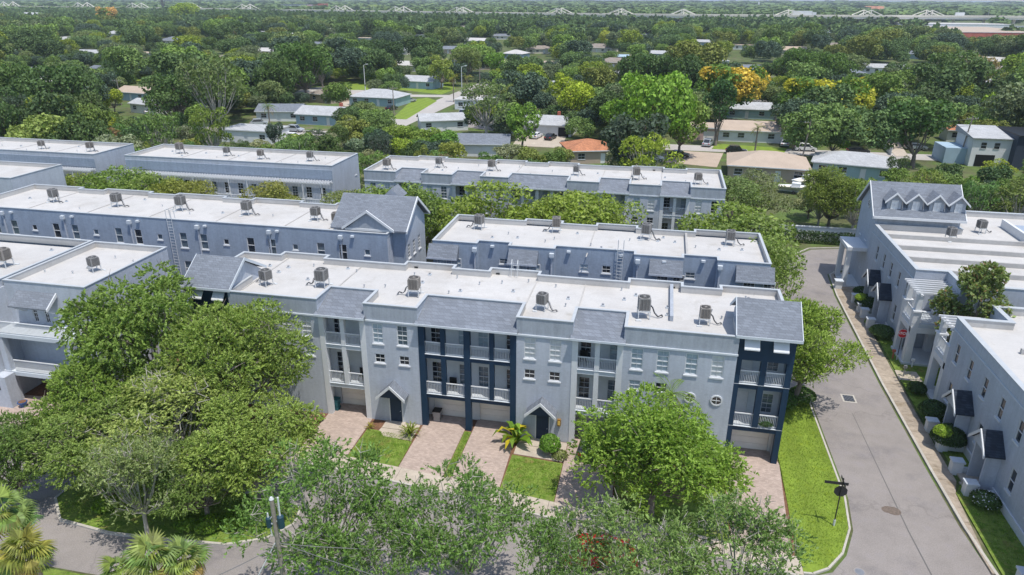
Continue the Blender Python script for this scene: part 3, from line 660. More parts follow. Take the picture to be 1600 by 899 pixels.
# ---- blocks D and E with pergola fronts
def pergola_block(label,x0,x1,Y,yb,base):
    t=thing('townhouse_block',label,'building',base); body=MB(); ops=[]; L=x1-x0; n=int(L/2.1)
    for i in range(n):
        x=1.2+i*2.1
        for z in(5.2,): ops.append((x-.45,x+.45,z,z+1.6)); window(t,x0+x,Y,z,.9,1.6,glass='glass_dark' if i%3 else 'glass')
        if i%2: ops.append((x-.45,x+.45,2.2,3.8)); window(t,x0+x,Y,2.2,.9,1.6,glass='glass_dark')
    wall(body,(x0,Y),(1,0),L,0,9.4,ops,'paint_light')
    cap=parapet_ring(body,[(x0,Y),(x1,Y),(x1,Y+5),(x1,yb),(x0,yb)],9.4,9.9,m='paint_light'); cap.build('parapet_cap',t)
    plain_wall(body,(x1,Y),(x1,yb),0,9.4,'paint_light'); plain_wall(body,(x1,yb),(x0,yb),0,9.4,'paint_light'); plain_wall(body,(x0,yb),(x0,Y),0,9.4,'paint_light'); body.build('wall',t)
    b=MB(); b.poly([(x0,Y+.1,9.4),(x1,Y+.1,9.4),(x1,yb,9.4),(x0,yb,9.4)],'roof_white'); b.build('flat_roof',t)
    b=MB(); b.box(x0+.05,x1-.05,Y-.09,Y-.002,8.05,9.3,'paint_blue'); b.build('fascia_band',t)
    pg=MB(); x=x0+.2
    while x<x1-.1: pg.box(x-.045,x+.045,Y-1.6,Y-.095,7.72,7.9,'trim_white'); x+=.42
    pg.box(x0,x1,Y-1.35,Y-1.22,7.55,7.715,'trim_white'); pg.box(x0,x1,Y-.35,Y-.22,7.55,7.715,'trim_white')
    x=x0+.3
    while x<x1: pg.box(x-.07,x+.07,Y-1.36,Y-1.2,4.7,7.55,'trim_white'); x+=2.8
    pg.build('pergola',t)
    dk=MB(); dk.box(x0,x1,Y-1.5,Y-.002,4.3,4.55,'trim_grey'); x=x0+.1
    while x<x1: dk.box(x-.02,x+.02,Y-1.46,Y-1.42,4.55,5.4,'trim_white'); x+=.25
    dk.box(x0,x1,Y-1.48,Y-1.4,5.4,5.48,'trim_white'); dk.build('balcony',t)
    roof_bits(t,x0+2,x1-2,Y+2,yb-1.5,9.4,int(L/3),int(L)+3,seams=[x0+7.5*i for i in range(1,int(L/7.5)+1)])
    window(t,x1,Y+7.5,7.0,.6,.8,rz=R(90),cols=1,rows=1)
    return t

pergola_block('grey townhouse row with white pergola over its balconies and a blank sunlit end wall',-75.8,-43.5,88.6,97.4,(-60,93,0))
pergola_block('grey pergola-fronted townhouse row running out of the left edge, farthest left row',-112,-80.6,88.2,96.6,(-95,92,0))
# ---- block G, left foreground
Gb=thing('townhouse_block','pale townhouse block at the left edge with shingled awning over french windows','building',(-50,48,0))
body=MB(); ops=[(2.05,2.5,6.55,8.15),(3.15,3.6,6.55,8.15)]
for a,b_,c,d in ops: window(Gb,-50.75+(a+b_)/2,43.4,c,b_-a,d-c,cols=2,rows=4,glass='glass_dark',style='nosill')
wall(body,(-50.75,43.4),(1,0),7.55,2.95,9.5,ops,'paint_light')
cap=parapet_ring(body,[(-50.75,43.4),(-43.2,43.4),(-43.2,53.4),(-50.75,53.4)],9.5,10,m='paint_light'); cap.build('parapet_cap',Gb)
plain_wall(body,(-43.2,43.4),(-43.2,53.4),0,9.5,'paint_light'); plain_wall(body,(-43.2,53.4),(-75,53.4),0,9.5,'paint_light')
body.box(-51.29,-50.76,40.4,53.4,0,9.49,'paint_light'); wall(body,(-75,40.4),(1,0),23.7,0,9.5,[],'paint_light')
cap=parapet_ring(body,[(-75,40.4),(-50.9,40.4),(-50.9,53.3),(-75,53.3)],9.5,10.1,m='paint_light'); cap.build('parapet_cap',Gb)
wall(body,(-50.75,44.6),(1,0),7.55,0,2.9,[(2.3,6.6,0,2.3)],'trim_white'); plain_wall(body,(-43.22,44.6),(-43.22,41.6),0,2.9,'paint_light')
body.build('wall',Gb); garage_door(Gb,-50.75+4.45,44.7,.06,4.3,2.25)
b=MB(); b.poly([(-50.7,43.5,9.5),(-43.3,43.5,9.5),(-43.3,53.3,9.5),(-50.7,53.3,9.5)],'roof_white'); b.poly([(-75,40.5,9.5),(-51.2,40.5,9.5),(-51.2,52.7,9.5),(-75,52.7,9.5)],'roof_white'); b.build('flat_roof',Gb)
b=MB(); b.box(-50.745,-43.6,41.3,43.39,6.0,6.33,'trim_grey'); b.build('balcony_floor',Gb); railing(Gb,-47.1,41.4,6.34,6.9,h=1.05)
b=MB(); b.box(-50.745,-43.6,41.3,44.5,2.6,2.95,'trim_grey'); b.build('balcony_floor',Gb); railing(Gb,-46.6,41.4,2.96,6.0,h=1.05)
for x,a,c in((-50.3,2.96,6.0),(-43.9,0,6.0),(-50.3,0,2.6)):
    b=MB(); b.box(x-.25,x+.25,41.35,41.8,a,c,'paint_light'); b.build('column',Gb)
b=MB(); b.box(-51.3,-49.7,40.3,41.25,.1,2.9,'paint_light'); b.build('garage_pier',Gb)
wall_b=MB(); window(Gb,-48.0,44.62,3.5,.9,1.7,glass='glass'); 
b=MB(); b.xprism([(42.2,8.25),(42.2,8.36),(43.38,9.25),(43.38,9.1)],-49.6,-46.0,'shingle'); b.xprism([(42.16,8.15),(42.16,8.38),(43.38,9.3),(43.38,9.0)],-45.995,-45.9,'trim_white'); b.build('awning',Gb)
for x in(-49.2,-46.3):
    b=MB(); b.path([(x,43.38,7.5),(x,43.0,7.7),(x,42.6,8.0),(x,42.3,8.2)],.05,'trim_white',4); b.build('bracket',Gb)
roof_bits(Gb,-50,-44,46,52.6,9.5,4,31); roof_bits(Gb,-60,-53,44,52,9.5,4,32)
p_=thing('flower_pot','glossy blue glazed pot at the foot of the left garage pier','pot',(-49.1,40.7,.1))
b=MB(); b.tube((-49.1,40.7,.1),(-49.1,40.7,.5),.2,.34,'blue_pot',12); b.tube((-49.1,40.7,.5),(-49.1,40.7,.56),.37,.37,'blue_pot',12); b.build('bowl',p_); b=MB(); b.tube((-49.1,40.7,.561),(-49.1,40.7,.57),.3,.3,'mulch',12); b.build('soil',p_)
# small neighbour roof at the left edge
Ib=thing('townhouse_block','small corner of a pale flat-roofed block peeking in at the left edge','building',(-80,72,0))
body=MB(); wall(body,(-95,72.8),(1,0),15.6,0,9.5,[],'paint_light'); cap=parapet_ring(body,[(-95,72.8),(-79.4,72.8),(-79.4,81),(-95,81)],9.5,10,m='paint_light'); cap.build('parapet_cap',Ib); plain_wall(body,(-79.4,72.8),(-79.4,81),0,9.5,'paint_light'); body.build('wall',Ib)
b=MB(); b.poly([(-95,72.9,9.5),(-79.5,72.9,9.5),(-79.5,81,9.5),(-95,81,9.5)],'roof_white'); b.build('flat_roof',Ib)
# ---- right-hand row H
def facade_h(root,X,y0,y1,zt,tall,low,porches,m='paint_light'):
    body=MB(); ops=[]
    for y in tall: ops.append((y-y0-.36,y-y0+.36,4.85,6.45)); window(root,X,y,4.85,.72,1.6,rz=R(-90),cols=1,rows=2,glass='glass_dark')
    for y in low: ops.append((y-y0-.36,y-y0+.36,1.6,3.3)); window(root,X,y,1.6,.72,1.7,rz=R(-90),cols=1,rows=2,glass='glass_dark')
    wall(body,(X,y0),(0,1),y1-y0,0,zt-.6,ops,m,n=(1,0))
    for y in porches:
        gable_porch(root,X,y,3.25,2.3,1.25,dark=True,rz=R(-90),hh=1.15)
        b=MB(); b.box(X-.95,X-.01,y-.95,y-.8,.1,3.2,m); b.box(X-.95,X-.01,y+.8,y+.95,.1,3.2,m); b.box(X-1.5,X-.01,y-1.0,y+1.0,.0,.22,'concrete'); b.build('porch_wall',root)
        door(root,X-.06,y,.22,rz=R(-90),m='navy_dark')
        for s in(-1,1):
            b=MB(); b.box(X-1.9,X-1.2,y+s*1.25-.28,y+s*1.25+.28,.0,1.0,'trim_white'); b.box(X-1.97,X-1.13,y+s*1.25-.35,y+s*1.25+.35,1.001,1.12,'trim_grey'); b.box(X-1.2,X-.01,y+s*1.25-.12,y+s*1.25+.12,0,.55,'trim_white'); b.build('pedestal',root)
    b=MB(); b.box(X-.1,X-.002,y0,y1,0,.7,'trim_white'); b.build('plinth',root)
    b=MB(); b.box(X-.05,X-.002,y0,y1,zt-1.0,zt-.9,'trim_grey'); b.build('string_course',root)
    return body
H2=thing('townhouse_block','white-roofed two-storey townhouse row along the right sidewalk, nearer of the two','building',(30,48,0))
zt=8.1
body=facade_h(H2,23.85,30,56.5,zt,[33.5,36,38.7,41.4,44.1,46.9,49.7,52.4,55.0],[37,40.4,43.3,48.7,54.7],[35.2,45.9,51.2])
ol=[(23.85,30),(60,30),(60,59.6),(27.5,59.6),(27.5,56.5),(23.85,56.5)]
cap=parapet_ring(body,ol,zt-.6,zt,m='paint_light',th=.3); cap.build('parapet_cap',H2)
plain_wall(body,(23.85,56.5),(27.5,56.5),0,zt-.6,'paint_light'); plain_wall(body,(27.5,56.5),(27.5,59.6),0,zt-.6,'paint_light'); plain_wall(body,(27.5,59.6),(60,59.6),0,zt-.6,'paint_light'); body.build('wall',H2)
b=MB(); b.poly([(23.9,30,zt-.6),(60,30,zt-.6),(60,59.5,zt-.6),(27.6,59.5,zt-.6),(27.6,56.4,zt-.6),(23.9,56.4,zt-.6)],'roof_white'); b.build('flat_roof',H2)
for y in(37.8,45.2,52.0):
    b=MB(); b.box(26.6,60,y-.12,y+.12,zt-.59,zt-.2,'roof_aged'); b.build('party_parapet',H2)
# porch tower with balcony and pergola on its north end
def porch_tower(root,x0,x1,y0,y1,zd,zt):
    for x in(x0+.3,x1-.3):
        for y in(y0+.3,y1-.3):
            b=MB(); b.box(x-.3,x+.3,y-.3,y+.3,0,zd,'trim_white'); b.box(x-.22,x+.22,y-.22,y+.22,zd+1.25,zt,'trim_white'); b.box(x-.32,x+.32,y-.32,y+.32,zd+.002,zd+1.1,'trim_white'); b.box(x-.4,x+.4,y-.4,y+.4,zd+1.102,zd+1.248,'trim_white'); b.build('column',root)
    b=MB(); b.box(x0+.02,x1-.02,y0+.02,y1-.02,zd-.35,zd-.001,'trim_grey'); b.box(x0,x1,y0-.02,y0+.3,zd-.9,zd-.352,'trim_white'); b.box(x0-.02,x0+.3,y0+.31,y1-.31,zd-.9,zd-.352,'trim_white'); b.build('balcony_floor',root)
    railing(root,(x0+x1)/2,y0+.2,zd,x1-x0-1.2,h=1.05); railing(root,x0+.2,(y0+y1)/2,zd,y1-y0-1.2,rz=R(90),h=1.05)
    b=MB(); y=y0
    while y<=y1: b.box(x0-.25,x1+.2,y-.05,y+.05,zt+.201,zt+.36,'trim_white'); y+=.55
    b.box(x0+.15,x0+.3,y0-.2,y1+.2,zt,zt+.2,'trim_white'); b.box(x1-.3,x1-.15,y0-.2,y1+.2,zt,zt+.2,'trim_white'); b.build('pergola',root)
    b=MB(); b.box(x0-.1,x1+.1,y0-.1,y1+.1,0.0,.3,'trim_white'); b.build('porch_base',root)
porch_tower(H2,23.9,27.2,56.6,59.6,4.3,6.7)
H1=thing('townhouse_block','two-storey townhouse row with gabled roof and four dormers, upper right beside the road bend','building',(32,74,0))
body=facade_h(H1,24.0,67.3,82.2,zt,[68.6,71.2,73.9,76.5,79.2],[68.2,70.4,78.2],[72.9,76.9])
cap=parapet_ring(body,[(24,67.3),(26.7,67.3),(26.7,63.9),(60,63.9),(60,90),(32.6,90),(32.6,82.2),(24,82.2)],zt-.6,zt,m='paint_light',th=.3); cap.build('parapet_cap',H1)
plain_wall(body,(24,67.3),(26.7,67.3),0,zt-.6,'paint_light'); plain_wall(body,(26.7,63.9),(26.7,67.3),0,zt-.6,'paint_light'); plain_wall(body,(26.7,63.9),(60,63.9),0,zt-.6,'paint_light'); body.build('wall',H1)
b=MB(); b.poly([(26.8,64,zt-.6),(60,64,zt-.6),(60,90,zt-.6),(32.6,90,zt-.6),(32.6,82.1,zt-.6),(24.1,82.1,zt-.6),(24.1,67.4,zt-.6),(26.8,67.4,zt-.6)],'roof_white'); b.build('flat_roof',H1)
for y,x0_,x1_ in((68.2,27,36.5),(71.6,24.6,35),(75.2,24.6,37),(79.0,24.6,38)):
    b=MB(); b.box(x0_,x1_,y-.12,y+.12,zt-.59,zt-.15,'roof_aged'); b.build('party_parapet',H1)
porch_tower(H1,23.4,26.6,63.8,67.1,4.2,6.9)
# gabled tall unit with dormers
gx0,gx1=24.0,32.6; y0,yr,y1=81.9,85.3,88.8; ze,zg=9.1,12.1
gw=MB(); gw.xprism([(y0+.3,zt-.6),(y0+.3,ze),(yr,zg-.1),(y1-.3,ze),(y1-.3,0),(y0+.3,0)],gx0,gx0+.25,'paint_light'); gw.xprism([(y0+.3,0),(y0+.3,ze),(yr,zg-.1),(y1-.3,ze),(y1-.3,0)],gx1-.25,gx1,'paint_light'); gw.box(gx0+.25,gx1-.25,y0+.3,y0+.5,zt-.6,ze,'stucco_grey'); gw.box(gx0+.25,gx1-.25,y1-.5,y1-.3,0,ze,'paint_light'); gw.build('gable_wall',H1)
rf=MB(); rf.xprism([(y0-.25,ze-.2),(y0-.25,ze-.02),(yr,zg+.1),(y1+.25,ze-.02),(y1+.25,ze-.2),(yr,zg-.08)],gx0-.35,gx1+.3,'shingle'); rf.build('shingle_roof',H1)
tr=MB()
for xx in(gx0-.43,gx1+.3): tr.xprism([(y0-.3,ze-.32),(y0-.3,ze+.0),(yr,zg+.13),(y1+.3,ze+.0),(y1+.3,ze-.32),(yr,zg-.2)],xx,xx+.08,'trim_white')
tr.box(gx0-.35,gx1+.3,y0-.34,y0-.255,ze-.26,ze+.0,'trim_white'); tr.build('roof_trim',H1)
sl=(zg-ze)/(yr-y0)
for i in range(4):
    cx=gx0+1.75+i*2.13; yd=y0+.62; zb=ze+.62; zw=ze+1.75; zp=zw+.75; hw=.72
    b=MB(); ye=y0+(zw-ze)/sl+.2
    b.yprism([(cx-hw,zb-.5),(cx+hw,zb-.5),(cx+hw,zw),(cx,zp-.08),(cx-hw,zw)],yd,ye,'stucco_grey'); o=b.build('dormer',H1)
    rf=MB()
    for s in(-1,1):
        P=[(cx,zp+.06),(cx+s*(hw+.3),zw-.18),(cx+s*(hw+.3),zw-.30),(cx,zp-.07)]; rf.yprism(P if s>0 else P[::-1],yd-.25,y0+(zp-ze)/sl+.1,'shingle')
    q=rf.build('dormer_roof',None); q.parent=o; q.matrix_parent_inverse=Matrix()
    tr=MB()
    for s in(-1,1):
        P=[(cx,zp+.1),(cx+s*(hw+.35),zw-.22),(cx+s*(hw+.35),zw-.42),(cx,zp-.12)]; tr.yprism(P if s>0 else P[::-1],yd-.36,yd-.255,'trim_white')
    q=tr.build('dormer_trim',None); q.parent=o; q.matrix_parent_inverse=Matrix()
    a_,c_=window_meshes(.7,1.0,2,2,'nosill','house_white'); q=place('window',a_); q.parent=o; q.location=(cx,yd-.12,zb+.05); 
    q2=bpy.data.objects.new('pane',c_); COL.objects.link(q2); q2.parent=H1; q2.location=(cx-H1['base'][0],yd-.12-H1['base'][1],zb+.05)
round_window(H1,gx0-.01,yr,9.6,.5,rz=R(-90))
window(H1,gx0-.02,yr-1.2,5.6,.7,1.3,rz=R(-90)); window(H1,gx0-.02,yr+1.2,5.6,.7,1.3,rz=R(-90)); window(H1,gx0-.02,yr-1.2,2.2,.7,1.3,rz=R(-90))
b=MB()
for y in(82.9,86.2): b.box(22.0,22.5,y,y+.5,0,4.6,'trim_white')
b.box(21.9,24,82.7,86.9,4.6,5.0,'trim_white'); b.box(22,24,82.8,86.8,0,.3,'trim_white'); b.build('porch_frame',H1)
b=MB(); b.box(21.2,21.9,82.0,82.7,0,1.0,'trim_white'); b.box(21.1,22,81.9,82.8,1.001,1.1,'trim_grey'); b.build('pedestal',H1)
# lower dark courtyard roof behind
b=MB(); b.box(38.5,60,76.5,86,zt-.55,zt-.3,'paint_blue'); b.box(38.2,38.5,74,86,zt-.58,zt+.3,'trim_white'); b.build('courtyard_parapet',H1)
# ================================================================ ROOFTOP AIR CONDITIONERS
def make_ac(tone,label,loc,rz=0,s=1.0,pipe=True,hstand=.62):
    t=thing('air_conditioner',label,'air conditioner',loc,rz=rz)
    b=MB(); w=.41; c=.11; P=[(-w+c,-w),(w-c,-w),(w,-w+c),(w,w-c),(w-c,w),(-w+c,w),(-w,w-c),(-w,-w+c)]
    b.prism([(x*.93,y*.93) for x,y in P],hstand+.05,hstand+.88,'black'); b.prism(P,hstand,hstand+.08,tone); b.prism(P,hstand+.84,hstand+.92,tone)
    z=hstand+.13
    while z<hstand+.82: b.prism([(x*.985,y*.985) for x,y in P],z,z+.035,tone); z+=.075
    for x,y in((-1,-1),(1,-1),(1,1),(-1,1)): b.box(x*.37-.05,x*.37+.05,y*.37-.05,y*.37+.05,hstand+.08,hstand+.84,tone)
    for s_ in(-1,1):
        for a in(-.12,.12): b.box(a-.012,a+.012,s_*.445-.012,s_*.445+.012,hstand+.08,hstand+.84,tone)
    c1=place('cabinet',b.mesh('cabinet')); c1.parent=t
    f=MB(); f.tube((0,0,hstand+.921),(0,0,hstand+.93),.36,.36,'black',18)
    for k in range(10):
        a=2*math.pi*k/10; f.tube((.08*math.cos(a),.08*math.sin(a),hstand+.945),(.38*math.cos(a),.38*math.sin(a),hstand+.945),.009,.009,tone,4)
    for r in(.16,.27,.37):
        for k in range(14): a,b2=2*math.pi*k/14,2*math.pi*(k+1)/14; f.tube((r*math.cos(a),r*math.sin(a),hstand+.945),(r*math.cos(b2),r*math.sin(b2),hstand+.945),.009,.009,tone,3,False)
    f.tube((0,0,hstand+.93),(0,0,hstand+.96),.09,.09,tone,8); g=place('fan_grille',f.mesh('fan_grille')); g.parent=t
    l=MB(); l.box(-.03,.03,-.03,.03,0,hstand,'galv'); lm=l.mesh('leg')
    for x in(-.4,.4):
        for y in(-.4,.4): q=place('leg',lm); q.parent=t; q.location=(x,y,0)
    for nm_,bx_,mm_ in(('beam',(-.45,.45,-.43,-.37,hstand-.08,hstand-.001),'galv'),('beam',(-.45,.45,.37,.43,hstand-.08,hstand-.001),'galv'),('block',(-.6,-.2,-.75,-.55,.0,.08),'galv'),('roof_pad',(-.37,.37,-.34,.34,.0,.03),'roof_aged')): b=MB(); b.box(*bx_,mm_); q=place(nm_,b.mesh(nm_)); q.parent=t
    p=MB()
    pts=[(.44,.1,hstand+.25),(.6,.05,hstand+.1),(.75,0,.35),(1.0,-.15,.12),(1.25,-.1,.25),(1.35,.05,.05)]
    p.path(pts,.035,'black',5); p.path([(a+.05,b_+.09,c_) for a,b_,c_ in pts],.025,'metal_grey',5); q=place('pipe',p.mesh('pipe')); q.parent=t
    return t
ac1=make_ac('ac_grey','grey air conditioner on the foreground roof, second from its left gable',(*gp(504,448,9.55),9.53),rz=R(180))
ac2=make_ac('ac_tan','tan air conditioner, largest on the foreground roof, behind the second shingled mansard corner',(*gp(648,462,9.55),9.53),rz=R(185))
acs=[(ac1,417,446,9.53,170,'dark rooftop air conditioner at the left end of the foreground roof beside the gabled tower'),
 (ac1,847,484,9.53,0,'grey air conditioner in the middle of the foreground roof, right of the long navy-bay mansard'),
 (ac1,1005,496,9.53,0,'grey air conditioner on the foreground roof just left of the low dividing wall'),
 (ac2,1100,506,9.53,0,'grey-brown air conditioner on the foreground roof next to the right gabled tower'),
 (ac1,149,424,9.5,170,'tall grey air conditioner on the pale left-edge roof in front of the wall ladder'),
 (ac2,10,417,9.5,170,'brownish air conditioner cut by the left edge on the nearest left roof'),
 (ac1,749,358,9.5,180,'grey air conditioner at the left end of the second roof row'),
 (ac2,869,363,9.5,180,'brown low air conditioner second from left on the stepped roof behind the foreground block'),
 (ac1,1009,374,9.5,0,'greenish-grey air conditioner right of the roof ladder on the stepped second roof'),
 (ac1,1140,383,9.5,0,'air conditioner at the right end of the stepped second roof'),
 (ac1,86,316,9.5,0,'first air conditioner from the left on the blue-walled block with the wall ladder'),
 (ac1,184,323,9.5,0,'second air conditioner from the left on the blue-walled block'),
 (ac1,284,329,9.5,0,'air conditioner right above the wall ladder of the blue-walled block'),
 (ac1,387,336,9.5,0,'slim dark air conditioner right of the wall ladder, fourth on the blue-walled block'),
 (ac1,494,344,9.5,0,'air conditioner left of the shingled gable end, fifth on the blue-walled block'),
 (ac2,526,351,9.5,0,'tan air conditioner touching the shingled gable end of the blue-walled block'),
 (ac2,66,233,9.4,0,'air conditioner near the middle of the farthest-left pergola row'),
 (ac2,142,237,9.4,0,'air conditioner by the right end of the farthest-left pergola row'),
 (ac2,282,240,9.4,0,'brown air conditioner at the left end of the long pergola row roof'),
 (ac1,355,244,9.4,0,'grey air conditioner second from left on the long pergola row roof'),
 (ac2,408,249,9.4,0,'brown air conditioner third from left on the long pergola row roof'),
 (ac1,485,252,9.4,0,'greenish air conditioner at the right end of the long pergola row roof'),
 (ac1,686,262,9.53,0,'first air conditioner from the left on the far mansard row'),
 (ac2,768,267,9.53,0,'second air conditioner from the left on the far mansard row'),
 (ac1,900,274,9.53,0,'grey air conditioner in the middle of the far mansard row, right of the long mansard'),
 (ac2,994,281,9.53,0,'fourth air conditioner on the far mansard row, left of the dark dividing wall'),
 (ac2,1090,288,9.53,0,'air conditioner at the right end of the far mansard row'),
 (ac1,1484,376,7.5,0,'air conditioner in front of the dormers on the right-hand roof'),
 (ac1,1531,364,7.5,0,'air conditioner beyond the dormers near the top right roof edge'),
 (ac2,605,265,9.53,0,'small air conditioner at the very left corner of the far mansard row')]
rac=random.Random(4)
for src,px,py,z,rz,lb in acs: k_=rac.uniform(.84,1.04); copy_tree(src,(*gp(px,py,z),z),R(rz+rac.uniform(-14,14)),lb,scale=(k_,k_,k_*rac.uniform(.92,1.08)))

# ================================================================ VEGETATION
def np_mesh(name,V,nper,m,extra=None):
    """V: (n,nper,3) polygons; extra: an MB with trunk etc"""
    me=bpy.data.meshes.new(name); n=len(V); v=V.reshape(-1,3).astype(np.float32)
    me.vertices.add(len(v)); me.vertices.foreach_set('co',v.ravel()); me.loops.add(n*nper); me.loops.foreach_set('vertex_index',np.arange(n*nper,dtype=np.int32))
    me.polygons.add(n); me.polygons.foreach_set('loop_start',np.arange(0,n*nper,nper,dtype=np.int32)); me.polygons.foreach_set('loop_total',np.full(n,nper,dtype=np.int32))
    me.materials.append(MT[m]); me.update(); me.validate(); return me
def unit(a): return a/np.maximum(np.linalg.norm(a,axis=-1,keepdims=True),1e-6)
def leaves(C,Nn,Dd,L,W):
    """rhombic leaves at C, direction D, normal N"""
    T=unit(Dd); B=unit(np.cross(Nn,T)); L=L[:,None]; W=W[:,None]
    return np.stack([C-T*L*.5,C+B*W*.5-T*L*.05,C+T*L*.5,C-B*W*.5-T*L*.05],1)
def lobes(rng,R_,Hh,z0,n,fl=.75,rl=(.26,.42)):
    """lobe centres spread through a crown of radius R_ from z0 to z0+Hh"""
    P=[]
    for i in range(n):
        u=rng.random(); a=rng.random()*6.283+i*2.4; el=math.asin(rng.uniform(-.55,.97)); r=R_*rng.uniform(.55,.78)
        if i<n*.25: r*=.45
        P.append((r*math.cos(a)*math.cos(el),r*math.sin(a)*math.cos(el),z0+Hh*.46+ (Hh*.40)*math.sin(el)*rng.uniform(.85,1.1),R_*rng.uniform(*rl)))
    return np.array(P)
def crown_sprays(seed,R_,Hh,z0,nl,nspray,per,ll,droop=0.,spread=.5,rl=(.26,.42),fill=.75):
    """near crown: twigs carrying small leaves"""
    rng=np.random.default_rng(seed); P=lobes(rng,R_,Hh,z0,nl,rl=rl)
    wts=P[:,3]**2; idx=rng.choice(nl,nspray,p=wts/wts.sum()); d=unit(rng.normal(size=(nspray,3))+np.array([0,0,.35]))
    rr=P[idx,3]*(fill+(1-fill)*rng.random(nspray))*1.0
    C=P[idx,:3]+d*rr[:,None]*np.array([1,1,.72])
    dd=unit(d+rng.normal(size=(nspray,3))*spread+np.array([0,0,.15-droop]))
    Ls=rng.uniform(.35,.85,nspray)*R_*.13
    t=np.linspace(0,1,per)[None,:,None]; CC=C[:,None,:]+dd[:,None,:]*t*Ls[:,None,None]+np.array([0,0,-1.])*droop*.5*t**2*Ls[:,None,None]
    CC=CC+rng.normal(size=CC.shape)*.05*ll*2
    n=nspray*per; CC=CC.reshape(-1,3); ld=unit(np.repeat(dd,per,0)+rng.normal(size=(n,3))*.75); nn=unit(rng.normal(size=(n,3))*.8+np.array([0,0,.9]))
    L=ll*rng.uniform(.6,1.25,n); return P,leaves(CC,nn,ld,L,L*rng.uniform(.32,.5,n))
def crown_cards(seed,R_,Hh,z0,nl,n,ll,rl=(.28,.44),asp=.6,up=.35):
    rng=np.random.default_rng(seed); P=lobes(rng,R_,Hh,z0,nl,rl=rl); w_=P[:,3]**2
    idx=rng.choice(nl,n,p=w_/w_.sum()); d=unit(rng.normal(size=(n,3))+np.array([0,0,up]))
    rr=P[idx,3]*(.72+.34*rng.random(n)**1.5); C=P[idx,:3]+d*rr[:,None]*np.array([1,1,.78])
    D2=np.linalg.norm(C[:,None,:]-P[None,:,:3],axis=2)/P[None,:,3]; keep=D2.min(1)>.55; C=C[keep]; d=d[keep]; n=len(C)
    nn=unit(d*.7+rng.normal(size=(n,3))*.65+np.array([0,0,.25])); ld=unit(np.cross(nn,rng.normal(size=(n,3)))); L=ll*rng.uniform(.5,1.3,n)
    return P,leaves(C,nn,ld,L,L*asp*rng.uniform(.7,1.2,n))
def trunk_mb(seed,P,z0,r0,m='bark',sub=2,twig=0):
    rnd=random.Random(seed); b=MB(); fork=z0*rnd.uniform(.65,.9); top=Vector((rnd.uniform(-.2,.2),rnd.uniform(-.2,.2),fork))
    b.tube((0,0,-.1),(top.x*.4,top.y*.4,fork*.5),r0*1.25,r0,m,8); b.tube((top.x*.4,top.y*.4,fork*.5),top,r0,r0*.85,m,8)
    mains=sorted(range(len(P)),key=lambda i:-P[i][3])[:max(4,len(P)//2)]
    for i in range(len(P)):
        e=Vector(P[i][:3]); mid=top.lerp(e,.5)+Vector((rnd.uniform(-.3,.3),rnd.uniform(-.3,.3),-.12*(e-top).length+rnd.uniform(-.2,.2)))
        ra=r0*(.5 if i in mains else .26)
        b.tube(top,mid,ra,ra*.65,m,5); b.tube(mid,e,ra*.65,ra*.25,m,5)
        for k in range(sub):
            q=Vector((rnd.gauss(0,1),rnd.gauss(0,1),rnd.gauss(.4,.8))).normalized()*P[i][3]*.95; s_=mid.lerp(e,rnd.uniform(.4,1)); h=s_.lerp(e+q,.5)+Vector((rnd.uniform(-.1,.1),)*3)
            b.tube(s_,h,ra*.25,ra*.15,m,4,False); b.tube(h,e+q,ra*.15,.012,m,3,False)
            for j in range(twig):
                q2=h.lerp(e+q,rnd.uniform(.2,.9)); b.tube(q2,q2+Vector((rnd.gauss(0,1),rnd.gauss(0,1),rnd.gauss(.3,.7))).normalized()*P[i][3]*.5,.02,.006,m,3,False)
    return b
PROTO={}
def proto(key,fn): PROTO[key]=fn
